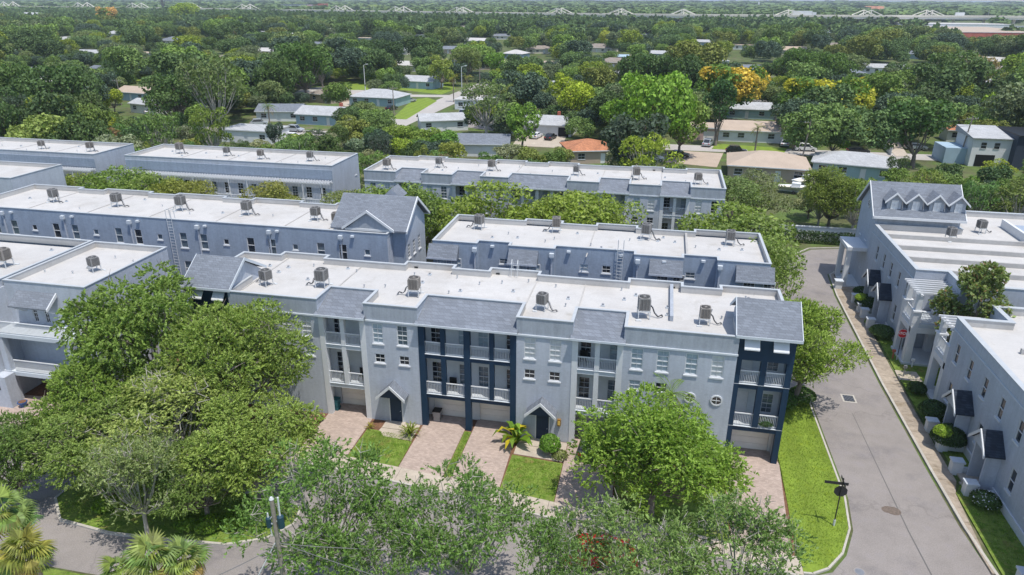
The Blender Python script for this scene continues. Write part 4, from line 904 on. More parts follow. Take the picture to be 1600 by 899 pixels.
def make_proto(kind,seed):
    """returns crown mesh, trunk mesh; unit heights in metres"""
    k=(kind,seed)
    if k in PROTO: return PROTO[k]
    if kind=='near':      # nominal crown radius 4.5, height 9
        P,V=crown_sprays(seed,4.5,6.6,2.3,36,5000,9,.195,droop=.15,rl=(.19,.31)); r=np_mesh('crown',V,4,'leaf'); t=trunk_mb(seed,P,2.7,.2,sub=3,twig=2)
    elif kind=='feather': # long arching sprays
        P,V=crown_sprays(seed,4.6,6.8,2.4,30,3700,12,.205,droop=.5,spread=.35,fill=.65,rl=(.2,.32)); r=np_mesh('crown',V,4,'leaf'); t=trunk_mb(seed,P,2.7,.2,sub=3,twig=1)
    elif kind=='sparse':
        P,V=crown_sprays(seed,4.5,6.2,2.6,38,2000,8,.205,droop=.0,rl=(.17,.30),fill=.4); r=np_mesh('crown',V,4,'leaf'); t=trunk_mb(seed,P,3.0,.16,'bark_pale',sub=4,twig=3)
    elif kind=='dense':
        P,V=crown_sprays(seed,4.6,7.2,1.2,44,6000,8,.205,droop=.15,rl=(.19,.30)); r=np_mesh('crown',V,4,'leaf'); t=trunk_mb(seed,P,2.4,.18,sub=2,twig=1)
    elif kind=='mid':
        P,V=crown_cards(seed,4.5,6.8,2.0,22,7000,.36,asp=.5); r=np_mesh('crown',V,4,'leaf'); t=trunk_mb(seed,P,2.4,.22,sub=1)
    elif kind=='oak':     # broad and dark, far trees
        P,V=crown_cards(seed,6.2,7.0,2.0,34,6000,.52,rl=(.18,.31),asp=.7); r=np_mesh('crown',V,4,'leaf_far'); t=trunk_mb(seed,P,2.5,.32,sub=1)
    elif kind=='round':
        P,V=crown_cards(seed,4.4,7.2,1.6,18,3800,.48,rl=(.24,.38),asp=.7); r=np_mesh('crown',V,4,'leaf_far'); t=trunk_mb(seed,P,2.2,.24,sub=1)
    elif kind=='airy':
        P,V=crown_cards(seed,4.8,7.6,2.4,24,2600,.46,rl=(.14,.28),asp=.45,up=.6); r=np_mesh('crown',V,4,'leaf_far'); t=trunk_mb(seed,P,3.0,.24,'bark_pale',sub=2)
    elif kind=='cone':
        P,V=crown_cards(seed,2.2,9.5,1.0,14,2600,.42,rl=(.45,.6),asp=.7); r=np_mesh('crown',V,4,'leaf_far'); t=trunk_mb(seed,P,1.6,.2,sub=0)
    elif kind=='far':
        P,V=crown_cards(seed,6.0,7.0,1.2,20,700,1.25,rl=(.22,.36),asp=.8); r=np_mesh('crown',V,4,'leaf_far'); t=trunk_mb(seed,P,2.2,.3,sub=0)
    PROTO[k]=(r,t.mesh('trunk')); return PROTO[k]
def tree(kind,seed,loc,label,col,s=1.0,name='tree',cat='tree',group=None,rz=None,trunk=True):
    c_,t_=make_proto(kind,seed); rnd=random.Random(int(loc[0]*97+loc[1]*31))
    t=thing(name,label,cat,(loc[0],loc[1],loc[2] if len(loc)>2 else 0),group,rz=rnd.uniform(0,6.28) if rz is None else rz)
    t.scale=(s,)*3 if isinstance(s,(int,float)) else s
    q=place('crown',c_); q.parent=t; kk=(1.14,1.12,1.15) if kind in('near','feather','sparse','dense') else (1.2,1.12,1.3); q.color=(col[0]*kk[0],col[1]*kk[1],col[2]*kk[2],1)
    if trunk: q=place('trunk',t_); q.parent=t
    return t
def jit(c,seed,a=.14):
    r=random.Random(seed); k=r.uniform(1-a,1+a); return (c[0]*k*r.uniform(1-a,1+a),c[1]*k,c[2]*k*r.uniform(1-a,1+a))
OLIVE=(.20,.255,.055); GREEN=(.14,.235,.045); DARK=(.075,.13,.04); MIDG=(.12,.20,.05); LIME=(.26,.34,.03); GREY=(.20,.245,.12); YEL=(.36,.36,.035); GOLD=(.62,.33,.015); BLUEG=(.06,.10,.055); BROWN=(.22,.17,.07)
# --- trees near the camera
NEAR=[('feather',1,(-36.8,41.6),(1.36,1.28,1.4),(.19,.28,.06),'feathery bright green tree filling the gap between the left block and the foreground block'),
 ('near',2,(-28.9,40.4),(1.24,1.12,1.3),(.22,.30,.065),'olive leafy tree covering the left third of the foreground facade'),
 ('near',3,(-36.6,36.2),(1.0,1.0,.92),(.19,.28,.05),'low spreading green tree at the left above the street corner'),
 ('sparse',4,(-30.4,34.2),(1.4,1.25,.94),(.28,.34,.09),'pale olive tree with see-through crown on the street island'),
 ('near',5,(-24.4,34.2),(1.1,1.05,.88),(.24,.32,.07),'olive green tree on the right part of the street island'),
 ('sparse',6,(-28.6,29.0),(.8,.8,.9),(.24,.30,.11),'thin tree with bare forked pale grey limbs at the lower left'),
 ('near',5,(-34.2,32.6),(.95,.92,.8),(.21,.29,.07),'olive tree on the left end of the street island, crown over the corner'),
 ('near',2,(-32.6,37.6),(.95,.9,.85),(.19,.28,.06),'green tree between the street island and the left driveway'),
 ('near',3,(-26.3,31.6),(.8,.75,.66),(.17,.25,.06),'shorter green tree near the lower edge of the street island'),
 ('near',7,(-39.2,30.4),(.75,.75,.72),(.14,.22,.05),'dark green tree reaching in from the left edge over the street'),
 ('sparse',8,(-16.4,27.9),(1.08,1.02,1.1),(.145,.25,.055),'pale-trunked airy tree just right of the utility pole'),
 ('sparse',9,(-8.3,28.4),(.98,.94,1.03),(.14,.24,.055),'airy green tree on the bottom edge below the navy-bay driveways'),
 ('sparse',2,(-12.0,26.6),(.7,.7,.82),(.15,.25,.06),'smaller airy tree between two taller ones at the bottom edge'),
 ('sparse',4,(-3.4,27.5),(.66,.66,.88),(.15,.25,.06),'thin pale-limbed treetop below the small lawn at the bottom edge'),
 ('sparse',5,(.2,28.4),(.96,.9,.95),(.19,.28,.08),'silvery olive tree beneath the big round tree, bottom right of centre'),
 ('sparse',6,(5.8,28.8),(.98,.92,.98),(.175,.27,.075),'pale see-through tree beside the right driveway at the bottom edge'),
 ('dense',10,(1.3,37.8),(1.28,1.14,1.06),(.20,.31,.045),'large bright green tree standing in front of the right half of the foreground block'),
 ('near',11,(12.6,54.4),(1.06,1.04,1.06),(.24,.33,.06),'yellow-green tree beside the navy tower at the end of the alley'),
 ('near',3,(24.4,104.2),(1.25,1.15,1.12),OLIVE,'spreading tree with visible forked trunk behind the hedge at the road bend')]
for k,sd_,l,s_,c_,lb in NEAR: tree(k,sd_,l,lb,c_,s_)
# magnolia: large glossy leaves with brown undersides
P,V=crown_sprays(77,3.3,9.6,1.4,34,2300,7,.34,rl=(.2,.33)); mg=thing('magnolia_tree','magnolia with large glossy leaves and rusty undersides growing between the two right-hand blocks','tree',(27.3,61.9,0))
q=place('crown',np_mesh('crown',V,4,'leaf')); q.parent=mg; q.color=(.21,.27,.09,1)
rngm=np.random.default_rng(5); sel=V[rngm.random(len(V))<.07]+rngm.normal(size=(1,1,3))*.05; q=place('rusty_leaves',np_mesh('rusty_leaves',sel,4,'leaf')); q.parent=mg; q.color=(.30,.19,.09,1)
q=place('trunk',trunk_mb(7,P,1.5,.18,sub=1).mesh('trunk')); q.parent=mg; mg.scale=(1,1,1.05)
# --- middle-ground trees between the blocks
MID=[((757,281),1.35,8.6,(.20,.28,.04),'rounded yellow-green tree in front of the far row, left of two between the middle roofs'),((900,291),1.35,8.6,(.21,.29,.04),'wide yellow-green tree in front of the far row, behind the stepped roof'),
 ((945,303),1.1,7.6,(.19,.27,.04),'small yellow-green tree nestled right of the wide one behind the stepped roof'),((868,300),.9,7.8,(.20,.28,.04),'narrow yellow-green tree left of the wide one behind the stepped roof'),((1135,313),1.25,8.4,(.18,.26,.045),'green tree at the right end of the far row'),((1180,325),1.1,8.6,(.165,.24,.05),'green tree over the back street beside the stepped roof end'),((1200,362),.8,8.0,(.17,.25,.05),'tree hanging over the road at the right corner of the second block'),
 ((688,352),.8,4.5,(.20,.33,.04),'small bright green tree beside the shingled gable end'),((662,290),.7,7.0,(.15,.23,.05),'slim tree at the left end of the far row'),((632,279),1.0,8.0,(.15,.23,.045),'green tree behind the shingled gable, right one'),((580,284),1.1,8.0,(.16,.24,.045),'green tree behind the shingled gable, left one'),((540,288),.8,7.0,(.20,.25,.08),'tree with pale twigs right of the pergola row'),
 ((410,276),.95,6.6,(.22,.24,.05),'bronze-green tree in front of the pergola row, right of three'),((268,268),.75,6.3,(.22,.26,.045),'bronze-green small tree in front of the pergola row, middle of three'),((228,262),1.0,7.2,(.17,.25,.045),'green bushy tree in front of the pergola row, left of three'),((300,275),.7,5.8,(.22,.25,.05),'small bronze tree between the middle and right trees of the pergola row'),((440,285),.8,6.0,(.21,.25,.05),'low bronze-green tree by the right half of the pergola row'),
 ((175,252),1.1,8.2,(.15,.24,.04),'bushy green tree in the gap between the two pergola rows'),((130,262),.9,7.0,(.19,.25,.045),'olive bushy tree in front of the left pergola row, right one'),((85,268),.9,6.6,(.20,.26,.045),'olive bushy tree in front of the left pergola row, middle one'),((38,270),.9,6.6,(.17,.25,.045),'olive bushy tree in front of the left pergola row, at the edge'),
 ((1150,272),1.1,8.5,(.15,.22,.06),'dull green tree behind the right end of the far row'),((1190,268),1.1,8.0,(.17,.21,.08),'grey-green tree at the edge of the boat yard')]
for i,((px,py),s_,hh_,c_,lb) in enumerate(MID):
    Yt={757:79,900:79,945:78,868:79.5,1135:78,1180:75,1200:69.5,632:79,580:79,662:81,540:83,410:83,268:84,228:83,300:84.5,440:84,175:84,130:83,85:83,38:83}.get(px)
    if px<230 or px in(268,300,228,410,440,540): Yt=84.5
    if Yt: x,zt_=wy(px,py+(6 if px<560 else 4),Yt); y=Yt; hh_=zt_; s_=s_*(1.12 if px>560 else 1.1)
    else: x,y=gp(px,py,hh_)
    tree('mid',20+i%4,(x,y),lb,c_,(s_,s_,hh_/8.9))
# ================================================================ BACKGROUND HOUSES
NB=[0]
def house(px,py,w_,d_,rot,wm,rm,label,kind='gable',h=2.7,rise=None,carport=False,chim=False,z=0,cat='house'):
    """px,py: photo pixel of the middle of its front wall at the ground"""
    x,y=gp(px,py,0); t=thing('house',label,cat,(x,y,0),rz=R(rot)); rise=rise or d_*.17; o=.45
    yc=d_/2; b=MB(); ops=[]; n=max(2,int(w_/3.4))
    for i in range(n):
        c=-w_/2+w_*(i+.5)/n
        if carport and i==n-1: ops.append((c+w_/2-1.3,c+w_/2+1.3,0,2.2)); continue
        if i==n//2: ops.append((c+w_/2-.5,c+w_/2+.5,0,2.1)); continue
        ops.append((c+w_/2-.75,c+w_/2+.75,.95,2.15))
    wall(b,(-w_/2,0),(1,0),w_,0,h,ops,wm)
    for a,c in(((w_/2,0),(w_/2,d_)),((w_/2,d_),(-w_/2,d_)),((-w_/2,d_),(-w_/2,0))): plain_wall(b,a,c,0,h,wm)
    if kind=='gable':
        for s_ in(-1,1): b.poly([(s_*w_/2,0,h),(s_*w_/2,d_,h),(s_*w_/2,yc,h+rise)],wm)
    q=place('wall',b.mesh('wall')); q.parent=t
    for op in ops:
        c=(op[0]+op[1])/2-w_/2; g=MB()
        if op[2]>0:
            a_,c_=window_meshes(1.5,1.2,2,2,'std','glass_dark'); q=place('window',a_); q.parent=t; q.location=(c,0,.95); q2=place('pane',c_); q2.parent=q
        elif op[1]-op[0]>2: g.box(c-1.29,c+1.29,.12,.16,.01,2.19,'black' if carport=='open' else 'garage'); q=place('garage_door',g.mesh('garage_door')); q.parent=t  # open carport has no door: black panel paints the shade inside
        else: g.box(c-.49,c+.49,.1,.14,.01,2.09,'house_white'); q=place('door',g.mesh('door')); q.parent=t
    r=MB()
    if kind=='gable': r.xprism([(-o,h-.1),(-o,h+.04),(yc,h+rise+.16),(d_+o,h+.04),(d_+o,h-.1),(yc,h+rise+.02)],-w_/2-.35,w_/2+.35,rm)
    elif kind=='hip':
        X,Y0,Y1=w_/2+o,-o,d_+o; rl=max(.3,w_/2-yc); zt_=h+rise+.1
        r.box(-X,X,Y0,Y1,h-.08,h+.04,rm); zb=h+.041
        A_,B_,C_,D_=(-X,Y0,zb),(X,Y0,zb),(X,Y1,zb),(-X,Y1,zb); E_,F_=(-rl,yc,zt_),(rl,yc,zt_)
        r.poly([A_,B_,F_,E_],rm); r.poly([B_,C_,F_],rm); r.poly([C_,D_,E_,F_],rm); r.poly([D_,A_,E_],rm)
    else: r.box(-w_/2-.2,w_/2+.2,-.2,d_+.2,h+.001,h+.3,rm)
    q=place('roof',r.mesh('roof')); q.parent=t
    f=MB(); f.box(-w_/2-.3,w_/2+.3,-o-.06,-o-.003,h-.14,h+.05,'trim_white') if kind!='flat' else f.box(-w_/2-.25,w_/2+.25,-.26,-.205,h+.05,h+.33,'trim_white'); q=place('fascia',f.mesh('fascia')); q.parent=t
    if chim: c=MB(); c.box(w_*.2,w_*.2+.7,yc+.3,yc+1.1,h,h+rise+1,'brick_red'); q=place('chimney',c.mesh('chimney')); q.parent=t
    return t
HS=[(652,139,13,9,-8,'sky_paint','shingle_pale','white-roofed pale blue cottage on the corner lawn, centre of the suburb','gable',0,0),
(582,166,16,11,-5,'aqua','shingle_pale','wide aqua house with large pale grey roof at the end of the curved driveway','hip',0,0),
(503,196,15,9,-3,'sky_paint','shingle_pale','sky blue ranch house with grey gable roof behind the silver car','gable',0,0),
(436,190,12,8,12,'house_white','shingle','low white house with blue-grey roof left of the sky blue ranch house','gable',0,0),
(500,161,10,8,-20,'house_tan','shingle_brown','dark brown-roofed bungalow in the shade left of the aqua house','hip',0,0),
(695,205,12,7,25,'house_white','shingle_pale','white gabled garage beside the street, half behind trees','gable',0,0),
(738,172,11,7,0,'house_white','roof_white','small white flat-roofed building beside the north street','flat',0,0),
(750,245,12,8,8,'house_white','shingle','grey gable roof showing just above the far mansard row','gable',0,0),
(878,146,13,9,0,'cream','shingle_pale','cream bungalow with pale grey roof behind the lime trees','hip',1,0),
(845,212,15,9,-4,'house_white','shingle_pale','white house with open carport and two parked cars','gable','open',0),
(925,256,9,9,20,'house_tan','tile_orange','house with bright orange tiled roof behind the far row','hip',0,0),
(932,82,20,13,-15,'cream','shingle_brown','large cream house with tan hipped roof among the dark trees','hip',0,0),
(958,107,17,11,-6,'house_tan','shingle_brown','brown-roofed house below the large cream house','hip',0,0),
(971,97,7,5,0,'blue_vivid','sky_paint','tiny bright blue shed among the dark trees','gable',0,0),
(1180,223,17,9,0,'house_white','house_tan','long white ranch house with tan gabled roof and small lawn','gable',1,0),
(1166,186,20,8,0,'aqua','shingle_pale','teal house with long grey roof behind the tan-roofed ranch','gable',0,0),
(1090,219,10,8,0,'pink','house_tan','pink house with tan flat roof beside the tall dark cypress','flat',1,0),
(1198,284,14,11,-4,'house_tan','house_tan','wide tan low roof right behind the boat yard','hip',0,0),
(1330,280,14,9,-14,'aqua','shingle_pale','turquoise house with pale grey roof near the dormered block','hip',0,0),
(1503,222,7,5,0,'house_white','tile_orange','small rust-roofed shed by the white fence','gable',0,0),
(205,158,13,8,-12,'sky_paint','house_tan','pale blue house with tan roof at left among dark oaks','gable',0,0),
(252,155,8,6,-5,'aqua','tile_orange','little aqua house with orange roof at left','gable',0,0),
(225,178,11,6,-15,'house_white','shingle_pale','grey carport roof in front of the little orange-roofed house','gable',0,0),
(270,70,24,14,0,'house_white','shingle','big white house with slate roof among the upper left trees','hip',0,0),
(178,58,20,12,0,'house_white','shingle_pale','white two-toned house near the orange flowering tree, upper left','hip',0,0),
(107,68,16,10,10,'house_white','shingle_pale','grey-roofed house partly hidden in the upper left trees','gable',0,0),
(48,30,44,20,0,'house_white','shingle_pale','long grey roofed hall near the upper left corner','gable',0,0),
(30,88,20,10,0,'house_white','roof_white','low white roof at the left edge among the oaks','flat',0,0),
(636,112,15,9,0,'house_white','roof_white','low white bungalow with shaded porch behind the cottage','gable',0,0),
(621,86,12,8,0,'cream','shingle_pale','pale roof glimpsed above the white bungalow','gable',0,0),
(1382,116,18,8,-6,'house_white','shingle_pale','white-roofed house half hidden in the right-hand trees','gable',0,0),
(385,224,13,8,-3,'house_white','shingle_pale','low pale grey roof behind the pergola row','flat',0,0),
(1183,118,12,8,0,'sky_paint','shingle','blue house corner beside the golden flowering trees','gable',0,0),
(458,60,16,9,0,'house_white','shingle_pale','small white house below the long motorway, left of centre','gable',0,0),
(1060,38,20,9,0,'blue_vivid','roof_white','blue and white shop just below the motorway','flat',0,0),
(1400,46,30,12,0,'house_white','roof_white','white flat-roofed store below the motorway at right','flat',0,0),
(1355,48,22,10,0,'house_white','roof_white','pale low store left of the white flat-roofed store','flat',0,0),
(1500,47,110,60,0,'house_white','roof_white','long white storage building below the motorway','flat',0,0),
(1566,63,90,150,2,'brick_red','house_tan','huge tan-roofed warehouse with red-brick base at the right edge','flat',0,0),
(1590,45,34,12,0,'house_white','roof_white','white commercial building behind the tan warehouse','flat',0,0),
(558,22,70,20,0,'brick_red','brick_red','long low red building beyond the motorway left of centre','flat',0,0),
(1365,19,120,60,0,'pink','tile_orange','very large pink-tan building on the horizon at right','hip',0,0),
(1255,12,170,60,0,'house_white','roof_white','long white warehouse on the horizon right of centre','flat',0,0),
(1118,15,60,20,0,'cream','house_tan','cream hall beyond the motorway, right of centre','flat',0,0),
(596,14,60,30,0,'house_white','roof_white','far white shed on the horizon left of centre','flat',0,0),
(1515,14,40,20,0,'cream','roof_white','distant cream building near the horizon at far right','flat',0,0)]
rr=random.Random(21)
for (qx,qy) in [(60,118),(140,92),(150,122),(232,92),(330,70),(345,100),(420,88),(498,78),(520,52),(575,66),(655,60),(700,84),(742,70),(788,62),(800,92),(845,84),(860,108),(905,62),(1010,60),(1030,92),(1095,72),(1120,104),(1160,78),(1240,86),(1260,112),(1300,78),(1330,128),(1420,92),(1440,118),(1500,98),(1540,104),(1585,120),(80,140),(20,130),(700,108),(780,110),(975,130),(1045,138),(1210,142),(1530,140),(300,52),(410,55),(620,42),(720,48),(880,45),(985,44),(1180,48),(1290,56),(130,38),(210,40)]:
    HS.append((qx,qy,rr.uniform(11,19)*(1.25 if qy<75 else 1),rr.uniform(8,11),rr.uniform(-20,20),rr.choice(['house_white','cream','house_white','sky_paint','house_tan']),rr.choice(['shingle_pale','shingle','roof_white','shingle_brown','house_tan','roof_white']),'AUTO',rr.choice(['gable','hip','gable','flat']),0,1))
CLEAR=[]   # (px0,py0,px1,py1) seen things that near trees must not hide
for px,py,w_,d_,rot,wm,rm,lb,kd,cpt,_ in HS:
    h=2.7 if w_<40 else 6
    if lb=='AUTO':
        ref=min(HS[:46],key=lambda q:(q[0]-px)**2+4*(q[1]-py)**2 if len(q[7].split())<13 else 1e9); dx=px-ref[0]; dy=py-ref[1]
        RF={'shingle_pale':'pale shingled','shingle':'slate grey','roof_white':'white','shingle_brown':'brown','house_tan':'tan'}[rm]
        lb='%s %s roof among trees, %s, %s'%(RF,kd,('far left','left','left of centre','centre','right of centre','right','far right')[min(6,int(px/229))],'just below the motorway' if py<56 else 'upper woods, farther' if py<75 else 'upper woods' if py<100 else 'nearer woods')
    t=house(px,py,w_,d_,rot,wm,rm,lb,kd,h=h,carport=cpt,chim=(w_==15)); auto=_==1
    x,y=t['base'][0],t['base'][1]; a=proj(x-w_*.42,y,0); b_=proj(x+w_*.42,y,0); c=proj(x,y+d_,h+1.0); CLEAR.append((a[0],c[1],b_[0],(max(a[1],b_[1])+1) if not auto else c[1]+(a[1]-c[1])*.6,y))
CLEAR+=[(1505,40,1600,66,600),(1440,38,1600,52,700)]
# modern black and white house at right
mh=thing('house','modern two-storey house with black cladding and white walls at the right edge','house',(*gp(1563,262),0)); x,y=gp(1563,262)
b=MB(); b.box(x-6,x+1,y,y+9,0,5.6,'house_white'); b.box(x+1.02,x+12,y-2,y+9,0,6.6,'house_navy'); b.box(x-10,x-6.02,y+2,y+9,0,3.2,'sky_paint'); b.build('wall',mh)
b=MB(); b.xprism([(y-.4,5.6),(y-.4,5.75),(y+9.4,6.9),(y+9.4,5.6)],x-6.4,x+1,'shingle_pale'); b.xprism([(y-2.4,6.6),(y-2.4,6.8),(y+9.4,6.8),(y+9.4,6.6)],x+1.02,x+12.4,'black'); b.build('roof',mh)
for dx,yy,z in((3,-2,4),(5.2,-2,4),(7.4,-2,4),(4,-2,1.2),(-4,0,3.6),(-1.6,0,3.6)): window(mh,x+dx,y+yy-.12,z,1.1,1.3,cols=1,rows=2,style='nosill',glass='glass_dark')
g=MB(); g.box(x-5,x-1.5,y-.05,y-.003,.05,2.4,'black'); g.build('garage_door',mh); CLEAR.append((1535,200,1600,262,y))
# orange-red and grey long office beyond the motorway
x,y=gp(475,19); ob=thing('office_building','grey and red three-storey building beyond the motorway, top left of centre','building',(x,y,0))
b=MB(); b.box(x-62,x+10,y,y+30,0,17,'house_white'); b.box(x+10.1,x+28,y-2,y+30,0,14,'brick_red'); b.box(x+28.1,x+50,y-1,y+28,0,16,'house_white'); b.box(x+40,x+58,y-1.6,y+20,0,20,'brick_red'); b.build('wall',ob)
b=MB(); b.box(x-63,x+11,y-1,y+31,17.01,18.2,'shingle'); b.box(x+27,x+52,y-2.5,y+29,16.01,17,'brick_red'); b.build('roof',ob)
for i in range(8):
    b=MB(); b.box(x-58+i*8.6,x-54.6+i*8.6,y-.4,y-.02,3,14,'paint_blue'); b.build('window',ob)
# church steeple far away, blue tank
x,y=gp(1184,17); t=thing('church','small white church steeple far off near the horizon','church',(x,y,0)); b=MB(); b.box(x-12,x+12,y,y+22,0,9,'house_white'); b.build('nave',t); b=MB(); b.box(x-3,x+3,y-4,y-.1,0,16,'house_white'); b.prism([(x-3,y-4),(x+3,y-4),(x+3,y-.2),(x-3,y-.2)],16.01,17,'trim_grey'); b.tube((x,y-2,17),(x,y-2,34),3,.2,'house_white',6); b.build('steeple',t)
x,y=gp(312,13.2); t=thing('storage_tank','bright blue tank standing up behind the left part of the motorway','tank',(x,y,0)); b=MB(); b.tube((x,y,0),(x,y,12),11,11,'blue_vivid',20); b.build('shell',t); b=MB(); b.tube((x,y,12.01),(x,y,15),11,3,'blue_vivid',20); b.build('roof',t)
# lawns and paved yards of the suburb
def patch(P,m,z=.03,name='yard'): flat(name,[gp(a,b_) for a,b_ in P],z,m)
patch([(612,186),(635,187),(683,158),(668,153),(645,156)],'lawn',name='lawn'); patch([(530,128),(548,141),(598,141),(600,128),(570,124)],'lawn',name='lawn'); patch([(618,140),(690,148),(712,139),(700,126),(640,128)],'lawn',name='lawn')
patch([(545,168),(560,150),(590,150),(575,146),(530,147),(535,165)],'concrete',.034); patch([(720,198),(770,205),(780,190),(735,185)],'asphalt_old'); patch([(860,148),(898,150),(900,146),(862,144)],'lawn',.036,'lawn')
patch([(1112,233),(1225,240),(1230,232),(1118,225)],'lawn',.05,'lawn'); patch([(800,228),(880,232),(884,214),(812,212)],'concrete',.05); patch([(400,212),(480,216),(470,224),(395,220)],'concrete',.06); patch([(1140,262),(1290,300),(1300,288),(1250,262)],'concrete',.05,'boat_yard'); patch([(200,128),(255,130),(258,118),(222,116)],'lawn',name='lawn')
patch([(1360,205),(1400,245),(1420,245),(1392,205)],'concrete',.055); patch([(1465,250),(1525,255),(1528,240),(1475,238)],'lawn',.05,'lawn'); patch([(1000,250),(1120,262),(1130,240),(1060,236)],'house_tan',.045); patch([(1240,60),(1600,80),(1600,52),(1420,44),(1300,42)],'asphalt_old',.06,'car_park')
CLEAR+=[(612,180,650,194,185),(640,168,680,184,200),(668,154,706,170,215),(695,142,735,156,235),(725,132,760,146,255),(600,145,640,157,235),(640,146,700,156,238),(740,130,775,160,250),(530,124,600,165,230),(640,128,720,150,260),(1112,226,1225,242,170),(802,200,884,230,170),(1150,255,1300,300,135),(205,118,255,130,250),(862,128,900,150,260),(1370,205,1395,240,170),(1475,238,1525,256,165),(1360,215,1520,245,165),(1020,238,1120,260,150)]
# ---------------------------------------------------------------- motorway on tall piers
mw=thing('elevated_motorway','long cream elevated motorway with triangular frames crossing the whole horizon','bridge',(-400,1200,0))
zd=13.
ctl=[(-60,9.2),(0,10.5),(200,13.0),(400,15.3),(520,17.5),(700,20.2),(900,22.6),(1100,24.6),(1300,25.7),(1450,26.2),(1600,27.2),(1720,28.2)]
C_=[gp(a,b_,zd) for a,b_ in ctl]; 
def mwp(px): return gp(px,float(np.interp(px,[c[0] for c in ctl],[c[1] for c in ctl])),zd)
dk=MB(); pp=MB()
for (x0,y0),(x1,y1) in zip(C_[:-1],C_[1:]):
    d=Vector((x1-x0,y1-y0)).normalized(); n=Vector((-d.y,d.x))
    q=lambda p,o: (p[0]+n.x*o,p[1]+n.y*o)
    dk.prism([q((x0,y0),0),q((x1,y1),0),q((x1,y1),22),q((x0,y0),22)],zd-3.,zd,'bridge'); pp.prism([q((x0,y0),-.5),q((x1,y1),-.5),q((x1,y1),-.02),q((x0,y0),-.02)],zd-.9,zd+1.3,'cream'); pp.prism([q((x0,y0),22.1),q((x1,y1),22.1),q((x1,y1),22.6),q((x0,y0),22.6)],zd-.9,zd+1.3,'cream')
dk.build('deck',mw); pp.build('barrier',mw)
for px in (6,122,207,289,378,525,617,713,869,966,1065,1238,1361,1456):
    x,y=mwp(px); x2,y2=mwp(px+10); d=Vector((x2-x,y2-y)).normalized(); k=(y*.978+10)/CF  # metres per photo pixel
    L=19*k; Hh=8.0*k; n=Vector((-d.y,d.x))
    for off in(1.,21.):
        f=MB(); P=lambda a,z: (x+d.x*a+n.x*off,y+d.y*a+n.y*off,z); r=.62*k
        f.tube(P(-L,zd+.3),P(0,zd+Hh),r,r,'bridge',4); f.tube(P(L,zd+.3),P(0,zd+Hh),r,r,'bridge',4); f.tube(P(0,zd),P(0,zd+Hh),r*1.2,r*1.2,'bridge',4); f.tube(P(-L*.42,zd+.3),P(0,zd+Hh*.55),r*.6,r*.6,'bridge',4); f.tube(P(L*.42,zd+.3),P(0,zd+Hh*.55),r*.6,r*.6,'bridge',4); f.build('triangle_frame',mw)
px=-40
while px<1700:
    x,y=mwp(px); b=MB(); b.tube((x,y+11,0),(x,y+11,zd-3.01),1.8,1.8,'bridge',8); b.build('pier',mw); 
    b=MB(); b.tube((x,y+1,zd),(x,y+1,zd+9),.16,.1,'galv',4); b.build('lamp_post',mw); px+=48
# lorry on the motorway
x,y=mwp(1256); t=thing('lorry','white lorry driving on the motorway right of centre','lorry',(x,y+4,zd)); b=MB(); b.box(x-14,x+10,y+3,y+7,zd+1,zd+6,'car_white'); b.build('trailer',t); b=MB(); b.box(x+10.5,x+15,y+3,y+7,zd+.8,zd+4.5,'house_white'); b.build('cab',t)
b=MB()
for dx in(-11,-9,8,13): b.tube((x+dx,y+2.8,zd+.6),(x+dx,y+3.4,zd+.6),.6,.6,'rubber',10)
b.build('wheels',t); t=t
x,y=mwp(1501); t=thing('van','white van on the motorway near the right edge','van',(x,y+4,zd)); b=MB(); b.box(x-5,x+5,y+3,y+6,zd+1,zd+5,'car_white'); b.build('body',t); b=MB()
for dx in(-3.5,3.5): b.tube((x+dx,y+2.8,zd+.5),(x+dx,y+3.3,zd+.5),.5,.5,'rubber',8)
b.build('wheels',t)
# ---------------------------------------------------------------- cars
def car(label,x,y,rz,paint,suv=False,s=1.0,group=None):
    t=thing('parked_car',label,'car',(x,y,0),group,rz=R(rz)); h=1.72 if suv else 1.45; t.scale=(s,s,s)
    P=[(-2.25,.35),(2.2,.35),(2.28,.62),(2.15,.82),(1.2,.98),(-2.05,1.0),(-2.28,.8)]
    b=MB(); b.yprism(P,-.9,.9,paint); b.yprism([(1.15,.99),(.55,h-.02),(-1.35 if suv else -1.0,h),(-2.0 if suv else -1.85,1.01)][::-1],-.74,.74,paint); q=place('body',b.mesh('body')); q.parent=t
    m_=b.mesh  # glazing
    g=MB(); g.yprism([(.98,1.04),(.5,h-.1),(-1.2,h-.1),(-1.7,1.04)][::-1],-.755,.755,'glass_dark'); q=place('side_window',g.mesh('side_window')); q.parent=t
    g=MB(); g.poly([(1.17,-.66,1.01),(1.17,.66,1.01),(.6,.62,h-.06),(.6,-.62,h-.06)],'glass_dark'); q=place('windscreen',g.mesh('windscreen')); q.parent=t
    g=MB(); xb=-2.02 if suv else -1.87; g.poly([(xb-.01,.66,1.03),(xb-.01,-.66,1.03),(xb+.6,-.62,h-.05),(xb+.6,.62,h-.05)],'glass_dark'); q=place('rear_window',g.mesh('rear_window')); q.parent=t
    for wx_ in(-1.4,1.42):
        for wy_ in(-.82,.82):
            w1=MB(); w1.tube((0,-.1,0),(0,.1,0),.34,.34,'rubber',14); q=place('wheel',w1.mesh('wheel')); q.parent=t; q.location=(wx_,wy_,.34)
            w2=MB(); w2.tube((0,-.11,0),(0,.11,0),.2,.2,'rim',10); q2=place('rim',w2.mesh('rim')); q2.parent=q
    for wy_ in(-.62,.62):
        l=MB(); l.box(2.2,2.29,wy_-.2,wy_+.2,.62,.76,'house_white'); q=place('headlight',l.mesh('headlight')); q.parent=t
        l=MB(); l.box(-2.3,-2.22,wy_-.18,wy_+.18,.74,.9,'red'); q=place('tail_light',l.mesh('tail_light')); q.parent=t
    return t
